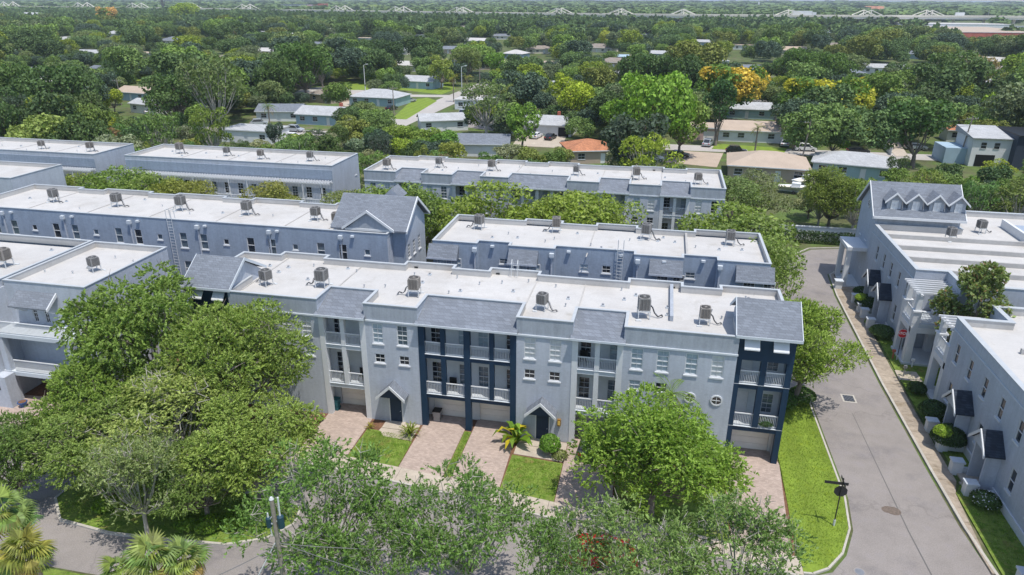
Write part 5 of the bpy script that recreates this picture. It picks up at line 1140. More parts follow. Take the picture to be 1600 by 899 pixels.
for (px,py),rz,pt,suv,lb in [((461,206),-6,'car_silver',True,'silver estate car parked by the sky blue ranch house'),((838,216),80,'car_white',False,'white car parked at the open carport, left of two'),((860,218),80,'car_black',False,'dark car parked at the open carport, right of two'),
  ((1106,228),75,'car_silver',True,'silver pickup-like car beside the tall cypress'),((1258,236),0,'car_white',True,'white van parked on the far street by the leaning utility pole'),((457,217),0,'car_white',False,'white car half hidden in the trees behind the pergola row'),((1150,240),0,'car_black',True,'dark vehicle parked on the far street by the ranch house lawn'),
  ((928,700),86,'car_black',False,'black car in the driveway under the big round tree'),((934,877),12,'car_red',False,'red car mostly hidden under the trees at the bottom edge'),((1385,47),0,'car_white',False,'white car in the far car park below the motorway')]:
    x,y=gp(px,py); car(lb,x,y,rz,pt,suv)
for i,((px,py),rz,pt,lb) in enumerate([((560,172),10,'car_white','white car on the drive left of the aqua house'),((612,172),80,'car_black','black car on the drive right of the aqua house'),((640,160),60,'car_silver','silver car on the pale diagonal street'),((405,196),30,'car_silver','silver car left of the slate-roofed white house'),((530,205),70,'car_red','dark red car beside the sky blue ranch house'),((905,150),80,'car_white','white car beside the cream bungalow'),((1020,252),10,'car_white','white car on the paved yard behind the far row'),((1060,246),-8,'car_black','black car on the paved yard behind the far row'),((1225,228),85,'car_silver','silver car beside the tan-roofed ranch house'),((1370,222),60,'car_white','white car by the weathered fence'),((1430,234),0,'car_silver','silver car on the far street at right'),((1340,240),3,'car_black','black car on the far street at right'),((725,180),80,'car_silver','silver car by the white flat-roofed building'),((240,178),70,'car_white','white car beside the grey carport roof')]):
    x,y=gp(px,py); car(lb,x,y,rz,pt,i%3==0)
# boats on trailers in the yard
for i,((px,py),rz,lb) in enumerate([((1232,281),20,'white motor boat under a striped cover in the boat yard'),((1262,290),35,'white open boat on a trailer in the boat yard'),((1245,303),-15,'pale sailing dinghy at the near side of the boat yard')]):
    x,y=gp(px,py); t=thing('boat',lb,'boat',(x,y,0),rz=R(rz)); b=MB()
    secs_=[(-3.2,.9,.5),(-1,1.1,.45),(1.5,.95,.5),(3.2,.35,.7),(3.9,.03,.95)]
    for (x0,w0,z0),(x1,w1,z1) in zip(secs_[:-1],secs_[1:]):
        for s_ in(-1,1): b.poly([(x0,0,z0),(x1,0,z1),(x1,s_*w1,1.35+x1*.05),(x0,s_*w0,1.3+x0*.05)],'house_white')
    b.poly([(-3.2,-.9,1.14),(-3.2,.9,1.14),(-3.2,0,.5)],'house_white'); q=place('hull',b.mesh('hull')); q.parent=t
    b=MB(); b.prism([(-3,-.7),(1,-.8),(2.6,-.4),(2.6,.4),(1,.8),(-3,.7)],1.0,1.15,'cream' if i else 'trim_grey'); q=place('deck',b.mesh('deck')); q.parent=t
    b=MB(); b.box(-1,.4,-.6,.6,1.16,1.9,'house_white'); q=place('cabin',b.mesh('cabin')); q.parent=t
    b=MB(); b.box(-3,3.6,-.08,.08,.3,.42,'galv'); b.tube((-.5,-1,.3),(-.5,-.8,.3),.3,.3,'rubber',10); b.tube((-.5,.8,.3),(-.5,1,.3),.3,.3,'rubber',10); q=place('trailer',b.mesh('trailer')); q.parent=t
# ---------------------------------------------------------------- poles, wires, lamps, signs
def pole(label,base,h,r=.16,arm=1.6,tank=False,lean=0,m='wood_pole',rz=20,head=None):
    t=thing('utility_pole',label,'pole',(base[0],base[1],0)); b=MB(); x,y=base; b.tube((x,y,0),(x+lean,y,h),r,r*.7,m,7); b.build('shaft',t)
    if arm:
        c,s_=math.cos(R(rz)),math.sin(R(rz)); b=MB(); b.tube((x+lean-arm*c,y-arm*s_,h-.6),(x+lean+arm*c,y+arm*s_,h-.6),.07,.07,m,4); b.build('crossarm',t)
        for k in(-1,-.5,.5,1): b=MB(); b.tube((x+lean+k*arm*c*.95,y+k*arm*s_*.95,h-.52),(x+lean+k*arm*c*.95,y+k*arm*s_*.95,h-.28),.05,.04,'galv',5); b.build('insulator',t)
    if tank: b=MB(); b.tube((x+lean+.5,y-.1,h-2.2),(x+lean+.5,y-.1,h-1.2),.28,.28,'galv',10); b.build('transformer',t)
    if head: b=MB(); b.tube((x+lean,y,h-.1),(x+lean+head,y,h+.3),.06,.05,'galv',5); b.box(x+lean+head-.1,x+lean+head+.7,y-.2,y+.2,h+.2,h+.42,'galv'); b.build('lamp_head',t)
    return t
for (px,py),h,tk,ln,hd,lb in [((1250,262),9.5,False,.7,None,'leaning wooden utility pole beside the tan-roofed ranch house'),((1497,254),9.5,False,.7,None,'wooden utility pole by the white fence at right'),((1404,220),9,True,.3,None,'utility pole carrying a round transformer among yellow-green trees'),
  ((287,122),9,False,-.3,None,'pale pole left of the dark oak grove, rightmost of three at left'),((262,120),8,False,0,1.2,'street lamp pole beside the small left lawn'),((253,118),9,False,-.4,None,'wooden pole with wires beside the small left lawn'),
  ((571,142),9,False,0,.9,'dark lamp pole on the corner lawn'),((722,152),10,False,0,1.2,'tall street lamp pole between the two small palms'),((711,130),9,False,0,None,'pale pole behind the left small palm'),((750,148),9,False,0,None,'utility pole at the end of the far cross street'),
  ((616,180),8,False,0,None,'thin pole beside the triangular lawn'),((190,165),8,False,0,None,'dark thin pole in front of the orange-roofed house'),((1305,110),9,False,0,None,'pole among the dark right-hand trees'),((1465,72),11,False,.8,None,'pole in front of the tan warehouse, left of two'),((1477,74),11,False,.6,None,'pole in front of the tan warehouse, right of two')]:
    pole(lb,gp(px,py),h,.17,0 if hd else 1.3,tk,ln,'galv' if 'pale' in lb or 'lamp' in lb else 'wood_pole',head=hd)
def wire(pts,label,r=.02,sag=.5):
    b=MB()
    for a,c in zip(pts[:-1],pts[1:]):
        a=Vector(a);c=Vector(c); prev=a
        for i in range(1,9): t_=i/8; q=a.lerp(c,t_)+Vector((0,0,-4*sag*t_*(1-t_))); b.tube(prev,q,r,r,'wire',3,False); prev=q
    o=b.build('power_line'); o['label']=label; o['category']='cable'; return o
A1=gp(1250,262);A2=gp(1404,220);A3=gp(1497,254);A0=gp(1075,205)
for i,dz in enumerate((8.9,7.6)): wire([(A0[0],A0[1]-5,dz),(A1[0]+.7,A1[1],dz),(A3[0]+.6,A3[1],dz)],('upper','lower')[i]+' power line running from the leaning pole to the pole by the white fence',.035,.8)
wire([(A1[0]+.7,A1[1],8.6),(A2[0]+.3,A2[1],8.4)],'power line climbing to the pole with the round transformer',.035,.7)
B1=gp(253,118); B2=gp(200,142); wire([(B1[0]-.4,B1[1],8.7),(B2[0]-14,B2[1]-6,7.5)],'pale cable stretched left from the pole beside the small lawn',.05,.5)
# near utility pole with transformers
x,y=wy(424,780,24.0)[0],24.0; hp=wy(422,780,24.0)[1]; t=thing('utility_pole','weathered utility pole with teal transformers near the bottom left of the picture','pole',(x,y,0))
b=MB(); b.tube((x,y,0),(x,y,hp),.14,.10,'wood_pole',10); b.build('shaft',t); b=MB(); b.tube((x,y,hp+.001),(x,y,hp+.12),.12,.06,'galv',8); b.build('cap',t)
for dx,dz,sc_ in((.32,-.95,1.0),(-.32,-1.15,.8),):
    b=MB(); b.tube((x+dx,y,hp+dz-.62*sc_),(x+dx,y,hp+dz),.16*sc_,.16*sc_,'transformer',12); b.tube((x+dx,y,hp+dz+.001),(x+dx,y,hp+dz+.06),.16*sc_,.1*sc_,'transformer',12); o=b.build('transformer',t)
    b=MB(); b.tube((x+dx,y,hp+dz+.061),(x+dx,y,hp+dz+.3),.05,.035,'galv',6); b.build('bushing',t)
    b=MB(); b.tube((x,y,hp+dz-.3),(x+dx*.6,y,hp+dz-.3),.04,.04,'galv',4); b.build('bracket',t)
b=MB(); b.path([(x+.32,y,hp-.65),(x+.34,y,hp+.15)],.045,'galv',6); b.path([(x-.1,y-.05,hp-1.0),(x-.3,y,hp-1.3),(x-.25,y,hp-2.2)],.03,'galv',5); b.build('conduit',t)
b=MB(); b.tube((x-.15,y,hp-2.6),(x-1.6,y-.7,hp-5.5),.03,.03,'galv',5); b.tube((x-.6,y,hp-2.75),(x+.6,y,hp-2.75),.05,.05,'wood_pole',4); b.build('guy_wire',t)
hz=hp-2.6; wire([(x,y,hz),(x+9,y+3.2,hz-1.4)],'grey cable running right from the near utility pole',.022,.25); wire([(x,y,hz-.1),(x-3.5,y-5,hz+.4)],'grey cable running down left from the near utility pole',.022,.2); wire([(x-.1,y,hz+.1),(x+16,y-3.4,hz+1.2)],'second cable passing over the street near the bottom edge',.02,.3)
# sign post on the right lawn (seen from behind)
x,y=12.75,39.47; t=thing('street_sign','black sign post seen from behind, octagon and two street name blades, on the right lawn','sign',(x,y,.1))
b=MB(); b.tube((x,y,.1),(x,y,.55),.075,.07,'galv',10); b.build('post_base',t); b=MB(); b.tube((x,y,.551),(x,y,3.65),.04,.04,'black_metal',8); b.tube((x,y,3.651),(x,y,3.75),.05,.02,'black_metal',8); b.build('post',t)
o8=[(x+.40*math.cos(R(22.5+45*i)),2.72+.40*math.sin(R(22.5+45*i))) for i in range(8)]; b=MB(); b.yprism(o8,y+.045,y+.055,'red','red'); b.build('stop_plate',t); b=MB(); b.yprism([(x+(a-x)*1.04,2.72+(c-2.72)*1.04) for a,c in o8],y+.0405,y+.0445,'black_metal'); b.build('back_plate',t)
b=MB(); b.box(x-1.05,x+.35,y-.012,y+.012,3.22,3.42,'black_metal'); b.build('name_blade',t); b=MB(); b.box(x-.012,x+.012,y-.65,y+.5,3.43,3.62,'black_metal'); b.build('name_blade',t)
# stop sign by the far porch, facing the camera
x,y=23.15,64.6; t=thing('stop_sign','red octagonal stop sign on a black post before the white porch tower','sign',(x,y,.1)); b=MB(); b.tube((x,y,.1),(x,y,.6),.07,.065,'galv',8); b.build('post_base',t); b=MB(); b.tube((x,y,.601),(x,y,3.3),.04,.04,'black_metal',8); b.build('post',t)
zc=2.82; o8=lambda r: [(x+r*math.cos(R(22.5+45*i)),zc+r*math.sin(R(22.5+45*i))) for i in range(8)]
b=MB(); b.yprism(o8(.46),y-.055,y-.045,'sign_white'); b.build('rim',t); b=MB(); b.yprism(o8(.43),y-.062,y-.056,'red'); b.build('face',t)
tc=bpy.data.curves.new('text','FONT'); tc.body='STOP'; tc.size=.36; tc.align_x='CENTER'; tc.align_y='CENTER'; tc.extrude=.003; tc.offset=.006; to=bpy.data.objects.new('text',tc); COL.objects.link(to)
dg=bpy.context.evaluated_depsgraph_get(); tm=bpy.data.meshes.new_from_object(to.evaluated_get(dg)); bpy.data.objects.remove(to); tm.materials.clear(); tm.materials.append(MT['sign_white'])
lt=bpy.data.objects.new('lettering',tm); COL.objects.link(lt); lt.parent=t; lt.location=(0,-.068,zc-.1); lt.rotation_euler=(R(90),0,0)
# house number on the left pier
tc=bpy.data.curves.new('text','FONT'); tc.body='1'; tc.size=.75; tc.extrude=.01; tc.align_x='CENTER'; to=bpy.data.objects.new('text',tc); COL.objects.link(to); bpy.context.view_layer.update(); dg=bpy.context.evaluated_depsgraph_get(); tm=bpy.data.meshes.new_from_object(to.evaluated_get(dg)); bpy.data.objects.remove(to); tm.materials.clear(); tm.materials.append(MT['black'])
lt=bpy.data.objects.new('house_number',tm); COL.objects.link(lt); lt.parent=Gb; lt.location=(-50.4+50,40.285-48,1.7); lt.rotation_euler=(R(90),0,0)
# lamp post between the porches
x,y=26.0,60.9; t=thing('street_lamp','slim black lamp post between the two white porch towers','lamp',(x,y,.1)); b=MB(); b.tube((x,y,.1),(x,y,4.3),.05,.04,'black_metal',8); b.build('post',t); b=MB(); b.tube((x,y,4.301),(x,y,4.7),.12,.16,'black_metal',8); b.build('lantern',t)
for px,py,hh,m,lb in((1411,590,.95,'metal_grey','small grey meter post on the grass strip beside the porch tower'),(1394,562,.8,'brick_red','short rust-red post by the foot of the stop sign'),(1424,575,.7,'sign_white','small white sign stake in the shaded lawn')):
    x,y=gp(px,py); t=thing('short_post',lb,'post',(x,y,.1)); b=MB(); b.tube((x,y,.1),(x,y,hh),.06,.05,m,6); b.build('stake',t); b=MB(); b.box(x-.14,x+.14,y-.08,y+.08,hh+.001,hh+.24,m); b.build('head',t)
# entry items
def prop_box(name,label,cat,x,y,w_,d_,h,m,lid=None):
    t=thing(name,label,cat,(x,y,.1)); b=MB(); b.prism([(x-w_*.42,y-d_*.42),(x+w_*.42,y-d_*.42),(x+w_*.42,y+d_*.42),(x-w_*.42,y+d_*.42)],.1,.1+h*.5,m); b.box(x-w_/2,x+w_/2,y-d_/2,y+d_/2,.1+h*.5,.1+h*.92,m); b.build('body',t); b=MB(); b.box(x-w_*.54,x+w_*.54,y-d_*.56,y+d_*.52,.101+h*.92,.1+h,lid or m); b.build('lid',t)
    b=MB(); b.tube((x-w_*.4,y+d_*.5,.22),(x+w_*.4,y+d_*.5,.22),.11,.11,'rubber',8); b.build('wheels',t)
prop_box('wheelie_bin','teal wheelie bin standing inside the left garage recess','bin',-24.0,45.7,.55,.6,1.0,'bin_teal'); prop_box('wheelie_bin','grey box-like grill beside the middle navy garage','bin',-15.5,45.9,.6,.6,.95,'metal_grey','black')
x,y=wy(873,669,44.8)[0],44.8; t=thing('wall_lantern','amber wall lantern glowing beside the middle entry porch','lamp',(x,y,1.6)); b=MB(); b.box(x-.13,x+.13,y-.02,y+.19,1.55,2.1,'lamp_box'); b.build('case',t); b=MB(); b.box(x-.09,x+.09,y-.035,y-.021,1.65,2.0,'yellow_lamp'); b.build('pane',t)
for (x,y,z,lb) in((-23.0,45.9,2.99,'black chair on the left white balcony, lower level, left opening'),(-21.6,45.9,2.99,'black chair on the left white balcony, lower level, right opening'),(-14.2,45.9,2.99,'dark chair on the lower navy balcony'),(-4.2,45.9,6.39,'dark seat on the upper white balcony right of centre')):
    t=thing('balcony_chair',lb,'chair',(x,y,z)); b=MB(); b.box(x-.28,x+.28,y-.28,y+.28,z+.4,z+.47,'black'); b.build('seat',t); b=MB(); b.box(x-.28,x+.28,y+.22,y+.28,z+.471,z+.95,'black'); b.build('backrest',t)
    for a in(-.25,.25):
        for c in(-.25,.25): b=MB(); b.tube((x+a,y+c,z),(x+a,y+c,z+.4),.02,.02,'black',4); b.build('leg',t)
# white wall and hedge at the road bend
t=thing('boundary_wall','long pale blue-white boundary wall behind the clipped hedge at the road bend','wall',(22,100.6,0)); b=MB(); b.box(13,42,100.6,100.85,0,1.9,'fence_white'); b.build('panel',t); b=MB(); b.box(12.9,42.1,100.52,100.93,1.901,2.02,'trim_white'); b.build('coping',t)
for pts,lb,hh,m in(([(1468,238),(1540,243)],'white board fence behind the small green lawn at right',1.8,'fence_white'),([(1352,205),(1392,243)],'weathered white fence running back beside the paved yard',1.7,'fence_white'),([(185,150),(240,163)],'orange-brown timber fence around the left yard',1.8,'fence_wood'),([(500,122),(570,118)],'grey timber fence beyond the turning circle',2.2,'wood_pole'),([(690,190),(730,202)],'white fence beside the gabled garage',1.5,'fence_white')):
    (a,b_),(c,d)=[gp(*p) for p in pts]; t=thing('fence',lb,'fence',(a,b_,0)); L=math.hypot(c-a,d-b_); n=int(L/2.2); u=((c-a)/L,(d-b_)/L); 
    for i in range(n): q=MB(); q.obox((a+(c-a)*(i+.5)/n,b_+(d-b_)*(i+.5)/n),u,L/n/2-.06,.03,.05,hh,m); q.build('fence_panel',t)
    for i in range(n+1): q=MB(); q.obox((a+(c-a)*i/n,b_+(d-b_)*i/n),u,.055,.06,0,hh+.1,m); q.build('post',t)

# ================================================================ SUBURB TREES
SP=[((1126,192),'round',1,1.9,1.3,(.46,.36,.05),'tree covered in golden yellow blossom, brightest in the suburb'),((1168,176),'round',2,1.2,1.1,(.44,.36,.05),'smaller golden-blossomed tree right behind the brightest golden tree'),
((1118,228),'cone',1,1.35,1.15,(.045,.10,.03),'tall dark conical cypress beside the ranch house'),((905,200),'round',1,1.25,1.0,LIME,'lime green tree in front of the cars, centre'),((880,172),'round',3,.95,.9,LIME,'lime green tree beside the cream bungalow'),((828,168),'oak',2,.95,.9,(.22,.31,.035),'spreading lime tree at the end of the far cross street'),
((1252,212),'round',1,1.6,1.2,YEL,'yellow-green tree with airy crown behind the leaning pole, left half'),((1310,212),'round',2,1.5,1.15,(.34,.36,.04),'yellow-green tree with airy crown behind the leaning pole, right half'),((1358,192),'round',2,1.3,1.1,(.40,.36,.02),'bright yellow rounded tree right of the airy yellow-green trees'),
((1425,262),'round',1,1.55,1.15,(.06,.12,.03),'large glossy dark round tree by the small green lawn at right'),((1298,246),'round',3,.75,.62,(.13,.26,.03),'small vivid green round tree beside the far street'),((1238,235),'round',2,.62,.6,(.13,.24,.05),'small green tree right of the ranch house porch'),
((345,218),'airy',1,1.7,1.5,(.12,.17,.055),'big open-crowned oak with pale limbs behind the pergola row'),((285,205),'oak',1,1.35,1.15,(.075,.13,.035),'big dark oak left of the open-crowned oak'),((105,208),'oak',2,1.5,1.35,(.07,.125,.035),'massive dark oak behind the farthest-left pergola row'),((35,200),'oak',1,1.35,1.3,(.08,.14,.035),'massive dark oak at the left edge'),((180,178),'round',2,.7,.6,(.25,.32,.03),'small yellow-green tree beside the grey carport roof'),
((1015,248),'oak',1,1.45,1.45,(.15,.27,.035),'huge bright green tree directly behind the far mansard row'),((965,240),'round',1,1.05,1.0,(.14,.26,.03),'bright green tree left of the huge one behind the far row'),((1060,246),'round',3,1.2,1.1,(.15,.23,.045),'rounded green tree right of the huge bright one'),((760,226),'airy',2,1.35,1.1,(.13,.19,.06),'grey-green spreading tree between the street and the carport house'),((815,238),'round',2,.95,.9,(.13,.23,.035),'green tree left of the parked cars'),
((553,226),'round',3,1.05,1.1,(.20,.24,.055),'yellowish cabbage-palm-like tree behind the pergola row end'),((590,222),'oak',2,.9,1.0,(.10,.16,.04),'dull green tree right of the sky blue ranch house'),((625,232),'round',1,1.1,.95,(.17,.25,.04),'light green tree below the triangular lawn, left'),((668,236),'round',2,1.1,.9,(.16,.24,.04),'light green tree below the triangular lawn, right'),((700,240),'round',1,.95,.9,(.11,.22,.035),'fresh green tree left of the grey gable roof'),
((602,140),'round',3,.62,.6,(.12,.18,.05),'small round tree alone on the far corner lawn'),((480,158),'oak',1,1.5,1.5,(.075,.14,.03),'enormous dark green oak left of the turning circle'),((440,170),'oak',2,1.2,1.2,(.07,.12,.03),'dark oak beside the enormous one'),((505,140),'round',1,1.1,1.1,(.10,.20,.03),'brighter green tree at the edge of the enormous oak'),((560,120),'oak',1,1.5,1.2,(.055,.10,.03),'dark oak behind the turning circle, left'),((608,118),'oak',2,1.3,1.2,(.05,.09,.03),'dark oak behind the turning circle, right'),
((665,100),'oak',1,1.3,1.0,(.27,.32,.04),'yellow-green oak rising above the white bungalow'),((690,140),'round',3,1.1,1.0,(.20,.26,.05),'olive tree with hanging moss beside the white bungalow'),((730,128),'oak',2,1.1,1.1,(.14,.19,.05),'grey-green tree behind the small palms'),((775,132),'round',1,1.2,1.05,(.13,.24,.035),'green tree at the top of the north street'),
((172,48),'airy',1,1.7,1.2,(.50,.33,.10),'orange flowering tree high in the upper left'),((292,38),'oak',2,1.6,1.1,(.22,.31,.03),'bright lime domed tree in the upper left woods'),((372,60),'oak',1,1.4,1.1,(.17,.27,.03),'bright green domed tree right of the slate-roofed house'),((258,22),'cone',1,2.6,2.2,(.04,.085,.03),'dark spire-like conifer breaking the skyline at left'),((948,80),'round',2,1.2,1.0,(.27,.31,.04),'yellow-green treetop near the brown-roofed houses'),
((1480,170),'oak',1,1.7,1.4,(.085,.14,.04),'large dark oak with tan flowers at right'),((1515,165),'airy',2,1.4,1.2,(.27,.23,.10),'tan-flowering tree at the right'),((1560,205),'round',3,1.2,.9,(.20,.31,.03),'lime shrub-like tree above the modern house'),((1590,150),'oak',2,1.3,1.2,(.16,.24,.035),'green tree at the right edge above the modern house'),((1240,138),'oak',1,1.3,1.2,(.085,.155,.03),'rounded mid-green oak right of the golden trees'),((1290,150),'oak',2,1.3,1.2,(.085,.15,.03),'rounded oak above the airy yellow-green trees'),((1060,170),'oak',1,1.4,1.3,(.055,.10,.028),'deep green oak left of the golden trees'),((1000,165),'oak',2,1.4,1.3,(.06,.11,.03),'deep green oak behind the huge bright tree'),((960,160),'airy',1,1.1,1.0,(.14,.19,.05),'grey-green moss-draped tree right of the lime trees')]
rng=random.Random(11); placed=[]; nind=0
FRONT=['far trees behind the townhouses']
for (px,py),kd,sd_,s_,h_,c_,lb in SP:
    x,y=gp(px,py); k=1.12 if y<320 else y/320.*.8
    if 540<px<710 and py>215: x,y=gp(px,py+9); k=.95; h_*=.66
    tq=tree(kd,sd_,(x,y),lb,tuple(v*1.1 for v in c_),(s_*k,s_*k,h_*k*1.25))
    if c_[0]>.3:
        q=place('green_foliage',make_proto('round',sd_+2)[0]); q.parent=tq; q.color=(.13,.22,.04,1); q.scale=(1.02,1.02,.97); q.rotation_euler=(0,0,1.3)
    placed.append((x,y,5.5*s_*k))
HC=[]
for o in list(COL.objects):
    if o.get('category') in('house','building') and o.type=='EMPTY' and o.location.y>110: HC.append((o.location.x,o.location.y))
def ok(x,y,r,h):
    a=proj(x,y,0); 
    if a[2]<1: return False
    if not(-120<a[0]<1720): return False
    k=CF/a[2]; top=proj(x,y,h)[1]; bot=a[1]-1.0*k; l,rt=a[0]-r*k*.85,a[0]+r*k*.85
    for x0,y0,x1,y1,yh in CLEAR:
        if y<yh+4:
            w_=min(rt,x1)-max(l,x0); hh=min(bot,y1)-max(top,y0)
            if w_>.36*min(x1-x0,rt-l) and hh>.3*(y1-y0): return False
    for hx,hy in HC:
        if abs(x-hx)<9+ (20 if hy>600 else 0) and -4<y-hy<11: return False
    if (157<y<172 and (x>-3 or x<-80)) or (-76<x<-64 and 167<y<300): return False
    if -125<x<-98 and 226<y<266: return False
    for qx,qy,qr in placed:
        if (x-qx)**2+(y-qy)**2<((r+qr)*.54)**2: return False
    return True
PAL=[(DARK,3.5),(MIDG,4),(GREEN,2.6),(OLIVE,2.2),(BLUEG,2),(GREY,1.5),((.24,.33,.04),1.3),(BROWN,.35)]
def pick():
    t=rng.random()*sum(w_ for _,w_ in PAL)
    for c,w_ in PAL:
        t-=w_
        if t<0: return c
    return MIDG
LM=[(652,130,'pale blue cottage'),(582,160,'wide aqua house'),(503,190,'sky blue ranch house'),(436,182,'blue-grey roofed white house'),(695,198,'white gabled garage'),(738,168,'white flat-roofed building'),(878,140,'cream bungalow'),(845,205,'carport house'),(925,245,'orange tiled house'),(932,75,'large cream house'),(958,103,'brown-roofed house'),(1180,215,'tan-roofed ranch house'),(1100,180,'teal house'),(1085,212,'pink house'),(1198,275,'boat yard'),(1330,270,'turquoise house'),(1503,215,'rust-roofed shed'),(1563,240,'modern black house'),(205,150,'tan-roofed pale blue house'),(252,150,'little orange-roofed house'),(270,62,'slate-roofed white house'),(178,52,'orange flowering tree'),(107,60,'half-hidden grey roof'),(30,85,'low white left-edge roof'),(636,108,'low white bungalow'),(1382,110,'white house in the right woods'),(385,215,'grey flat roof'),(1183,112,'blue house corner'),(1060,40,'blue shop'),(1548,60,'tan warehouse'),(1126,145,'golden flowering tree'),(115,235,'left pergola row'),(330,240,'right pergola row'),(850,255,'far mansard row'),(1430,320,'dormered roof'),(520,130,'turning circle')]
def describe(x,y,k,sz,col):
    px,py,_=proj(x,y,5); lx,ly,nm=min(LM,key=lambda l:(l[0]-px)**2+((l[1]-py)*1.8)**2); dx,dy=px-lx,(py-ly)*1.8
    rel=('right of' if dx>0 else 'left of') if abs(dx)>abs(dy) else ('in front of' if dy>0 else 'behind')
    g_=col[1]; tone='dark green' if g_<.13 else 'mid green' if g_<.20 else 'brownish' if col[0]>col[1]*1.1 else 'light green' if g_<.27 else 'lime green'
    return '%s%s %s %s the %s'%('large ' if sz>1.1 else 'small ' if sz<.85 else '',tone,{'oak':'broad oak-like tree','round':'round-crowned tree','airy':'thin-crowned tree'}[k],rel,nm)
LB={'oak':'broad dark-crowned oak in the suburban tree cover','round':'rounded garden tree in the suburban tree cover','airy':'thin-crowned tree in the suburban tree cover'}
cand=[]
# hedge-like row directly behind the townhouse rows
x=-118.
while x<16: cand.append((x+rng.uniform(-1,1),rng.uniform(102.5,106),'round',rng.uniform(.62,.85),rng.uniform(.75,1.0),(.15,.225,.045))); x+=rng.uniform(4.6,6.0)
for x0,x1,y0,y1,n in((12,24,106,132,16),(26,64,99,112,14),(26,70,112,136,20),(40,66,84,98,0)):
    for i in range(n): cand.append((rng.uniform(x0,x1),rng.uniform(y0,y1),rng.choice(['round','airy']),rng.uniform(.7,1.0),rng.uniform(.75,1.0),rng.choice([(.13,.20,.05),(.15,.22,.05),(.17,.22,.075)])))
y=110.
while y<330:
    hw=y*.98+40; x=-hw*1.05
    while x<hw*.62:
        k=rng.choice(['oak','oak','round','round','airy']); sz=rng.uniform(.9,1.95); cand.append((x+rng.uniform(-3,3),y+rng.uniform(-3,3),k,sz*(1 if k!='oak' else .95),sz*rng.uniform(.95,1.4),pick())); x+=7.3
    y+=7.3
rng.shuffle(cand); cand.sort(key=lambda c:0 if c[1]<107 else 1)
y=108.
while y<330:
    hw=y*.98+40; x=-hw*1.02
    while x<hw*.6:
        cand.append((x+rng.uniform(-2.5,2.5),y+rng.uniform(-2.5,2.5),rng.choice(['round','round','airy']),rng.uniform(.5,.85),rng.uniform(.5,.85),pick())); x+=5.2
    y+=5.2
final=[]
for c in cand:
    x,y,k,s_,h_,col=c; r=(6.2 if k=='oak' else 4.6)*s_
    if ok(x,y,r,9.2*h_): final.append(c); placed.append((x,y,r*.92))
final.sort(key=lambda c:c[1]); NI=212
for x,y,k,s_,h_,col in final[:NI]:
    jc=jit(col,int(x*100+y)); tree(k,1+int(x*7)%3,(x,y),describe(x,y,k,s_,jc),jc,(s_,s_,h_),group='trees of the suburb behind the townhouses')
# ---- everything farther: one woodland mass per crown type, instanced
def woodland(name,pts,src,matn,smin,smax):
    me=bpy.data.meshes.new(name); me.from_pydata([(p[0],p[1],0) for p in pts],[],[]); at=me.attributes.new('sz','FLOAT','POINT'); at.data.foreach_set('value',[p[2] for p in pts])
    o=bpy.data.objects.new(name,me); COL.objects.link(o); o['kind']='stuff'
    ng=bpy.data.node_groups.new(name,'GeometryNodeTree'); ng.interface.new_socket('Geometry',in_out='INPUT',socket_type='NodeSocketGeometry'); ng.interface.new_socket('Geometry',in_out='OUTPUT',socket_type='NodeSocketGeometry')
    N=ng.nodes;L=ng.links; gi=N.new('NodeGroupInput');go=N.new('NodeGroupOutput'); ip=N.new('GeometryNodeInstanceOnPoints'); ob=N.new('GeometryNodeObjectInfo'); ob.inputs['Object'].default_value=src; ob.transform_space='ORIGINAL'
    sm=N.new('GeometryNodeSetMaterial'); sm.inputs['Material'].default_value=MT[matn]; L.new(ob.outputs['Geometry'],sm.inputs['Geometry'])
    na=N.new('GeometryNodeInputNamedAttribute'); na.data_type='FLOAT'; na.inputs['Name'].default_value='sz'
    rv=N.new('FunctionNodeRandomValue'); rv.data_type='FLOAT_VECTOR'; rv.inputs[0].default_value=(0,0,0); rv.inputs[1].default_value=(0,0,6.283)
    L.new(gi.outputs[0],ip.inputs['Points']); L.new(sm.outputs[0],ip.inputs['Instance']); L.new(na.outputs[0],ip.inputs['Scale']); L.new(rv.outputs[0],ip.inputs['Rotation']); L.new(ip.outputs[0],go.inputs[0])
    md=o.modifiers.new('scatter','NODES'); md.node_group=ng; return o
def wood_mat(name,cols):
    m=mat(name,(.1,.15,.04),.8,.15,island=.4,trans=.15); t=m.node_tree; N=t.nodes; oi=N.new('ShaderNodeObjectInfo'); cr=N.new('ShaderNodeValToRGB'); cr.color_ramp.interpolation='CONSTANT'
    while len(cr.color_ramp.elements)<len(cols): cr.color_ramp.elements.new(.5)
    for i,c in enumerate(cols): e=cr.color_ramp.elements[i]; e.position=i/len(cols); e.color=(*c,1)
    t.links.new(oi.outputs['Random'],cr.inputs[0]); rgbn=[n for n in N if n.type=='RGB'][0]
    for l in list(rgbn.outputs[0].links): 
        to_=l.to_socket; t.links.new(cr.outputs[0],to_)
    MT[name]=m
up=lambda c,k=1.25: (c[0]*k*1.16,c[1]*k*1.04,c[2]*k*1.25)
wood_mat('leaf_wood',[up(DARK),up(MIDG,1.2),up(DARK,1.5),up(BLUEG,1.3),up(GREEN,.9),up(DARK),up(OLIVE,.8),up(MIDG,.85),up(BLUEG),(.22,.28,.04),up(MIDG),up(DARK,1.1),(.19,.24,.09),up(GREEN),(.16,.20,.10),up(DARK,.9)])
crown_src={}
for o in COL.objects:
    if o.name.startswith('crown') and o.parent:
        for k,v in PROTO.items():
            if o.data==v[0]: crown_src.setdefault(k,o)
make_proto('far',1); make_proto('far',2)
ptsA=[[],[]]
for i,(x,y,k,s_,h_,col) in enumerate(final[NI:]): ptsA[i%2].append((x,y,s_*1.05))
y=330.
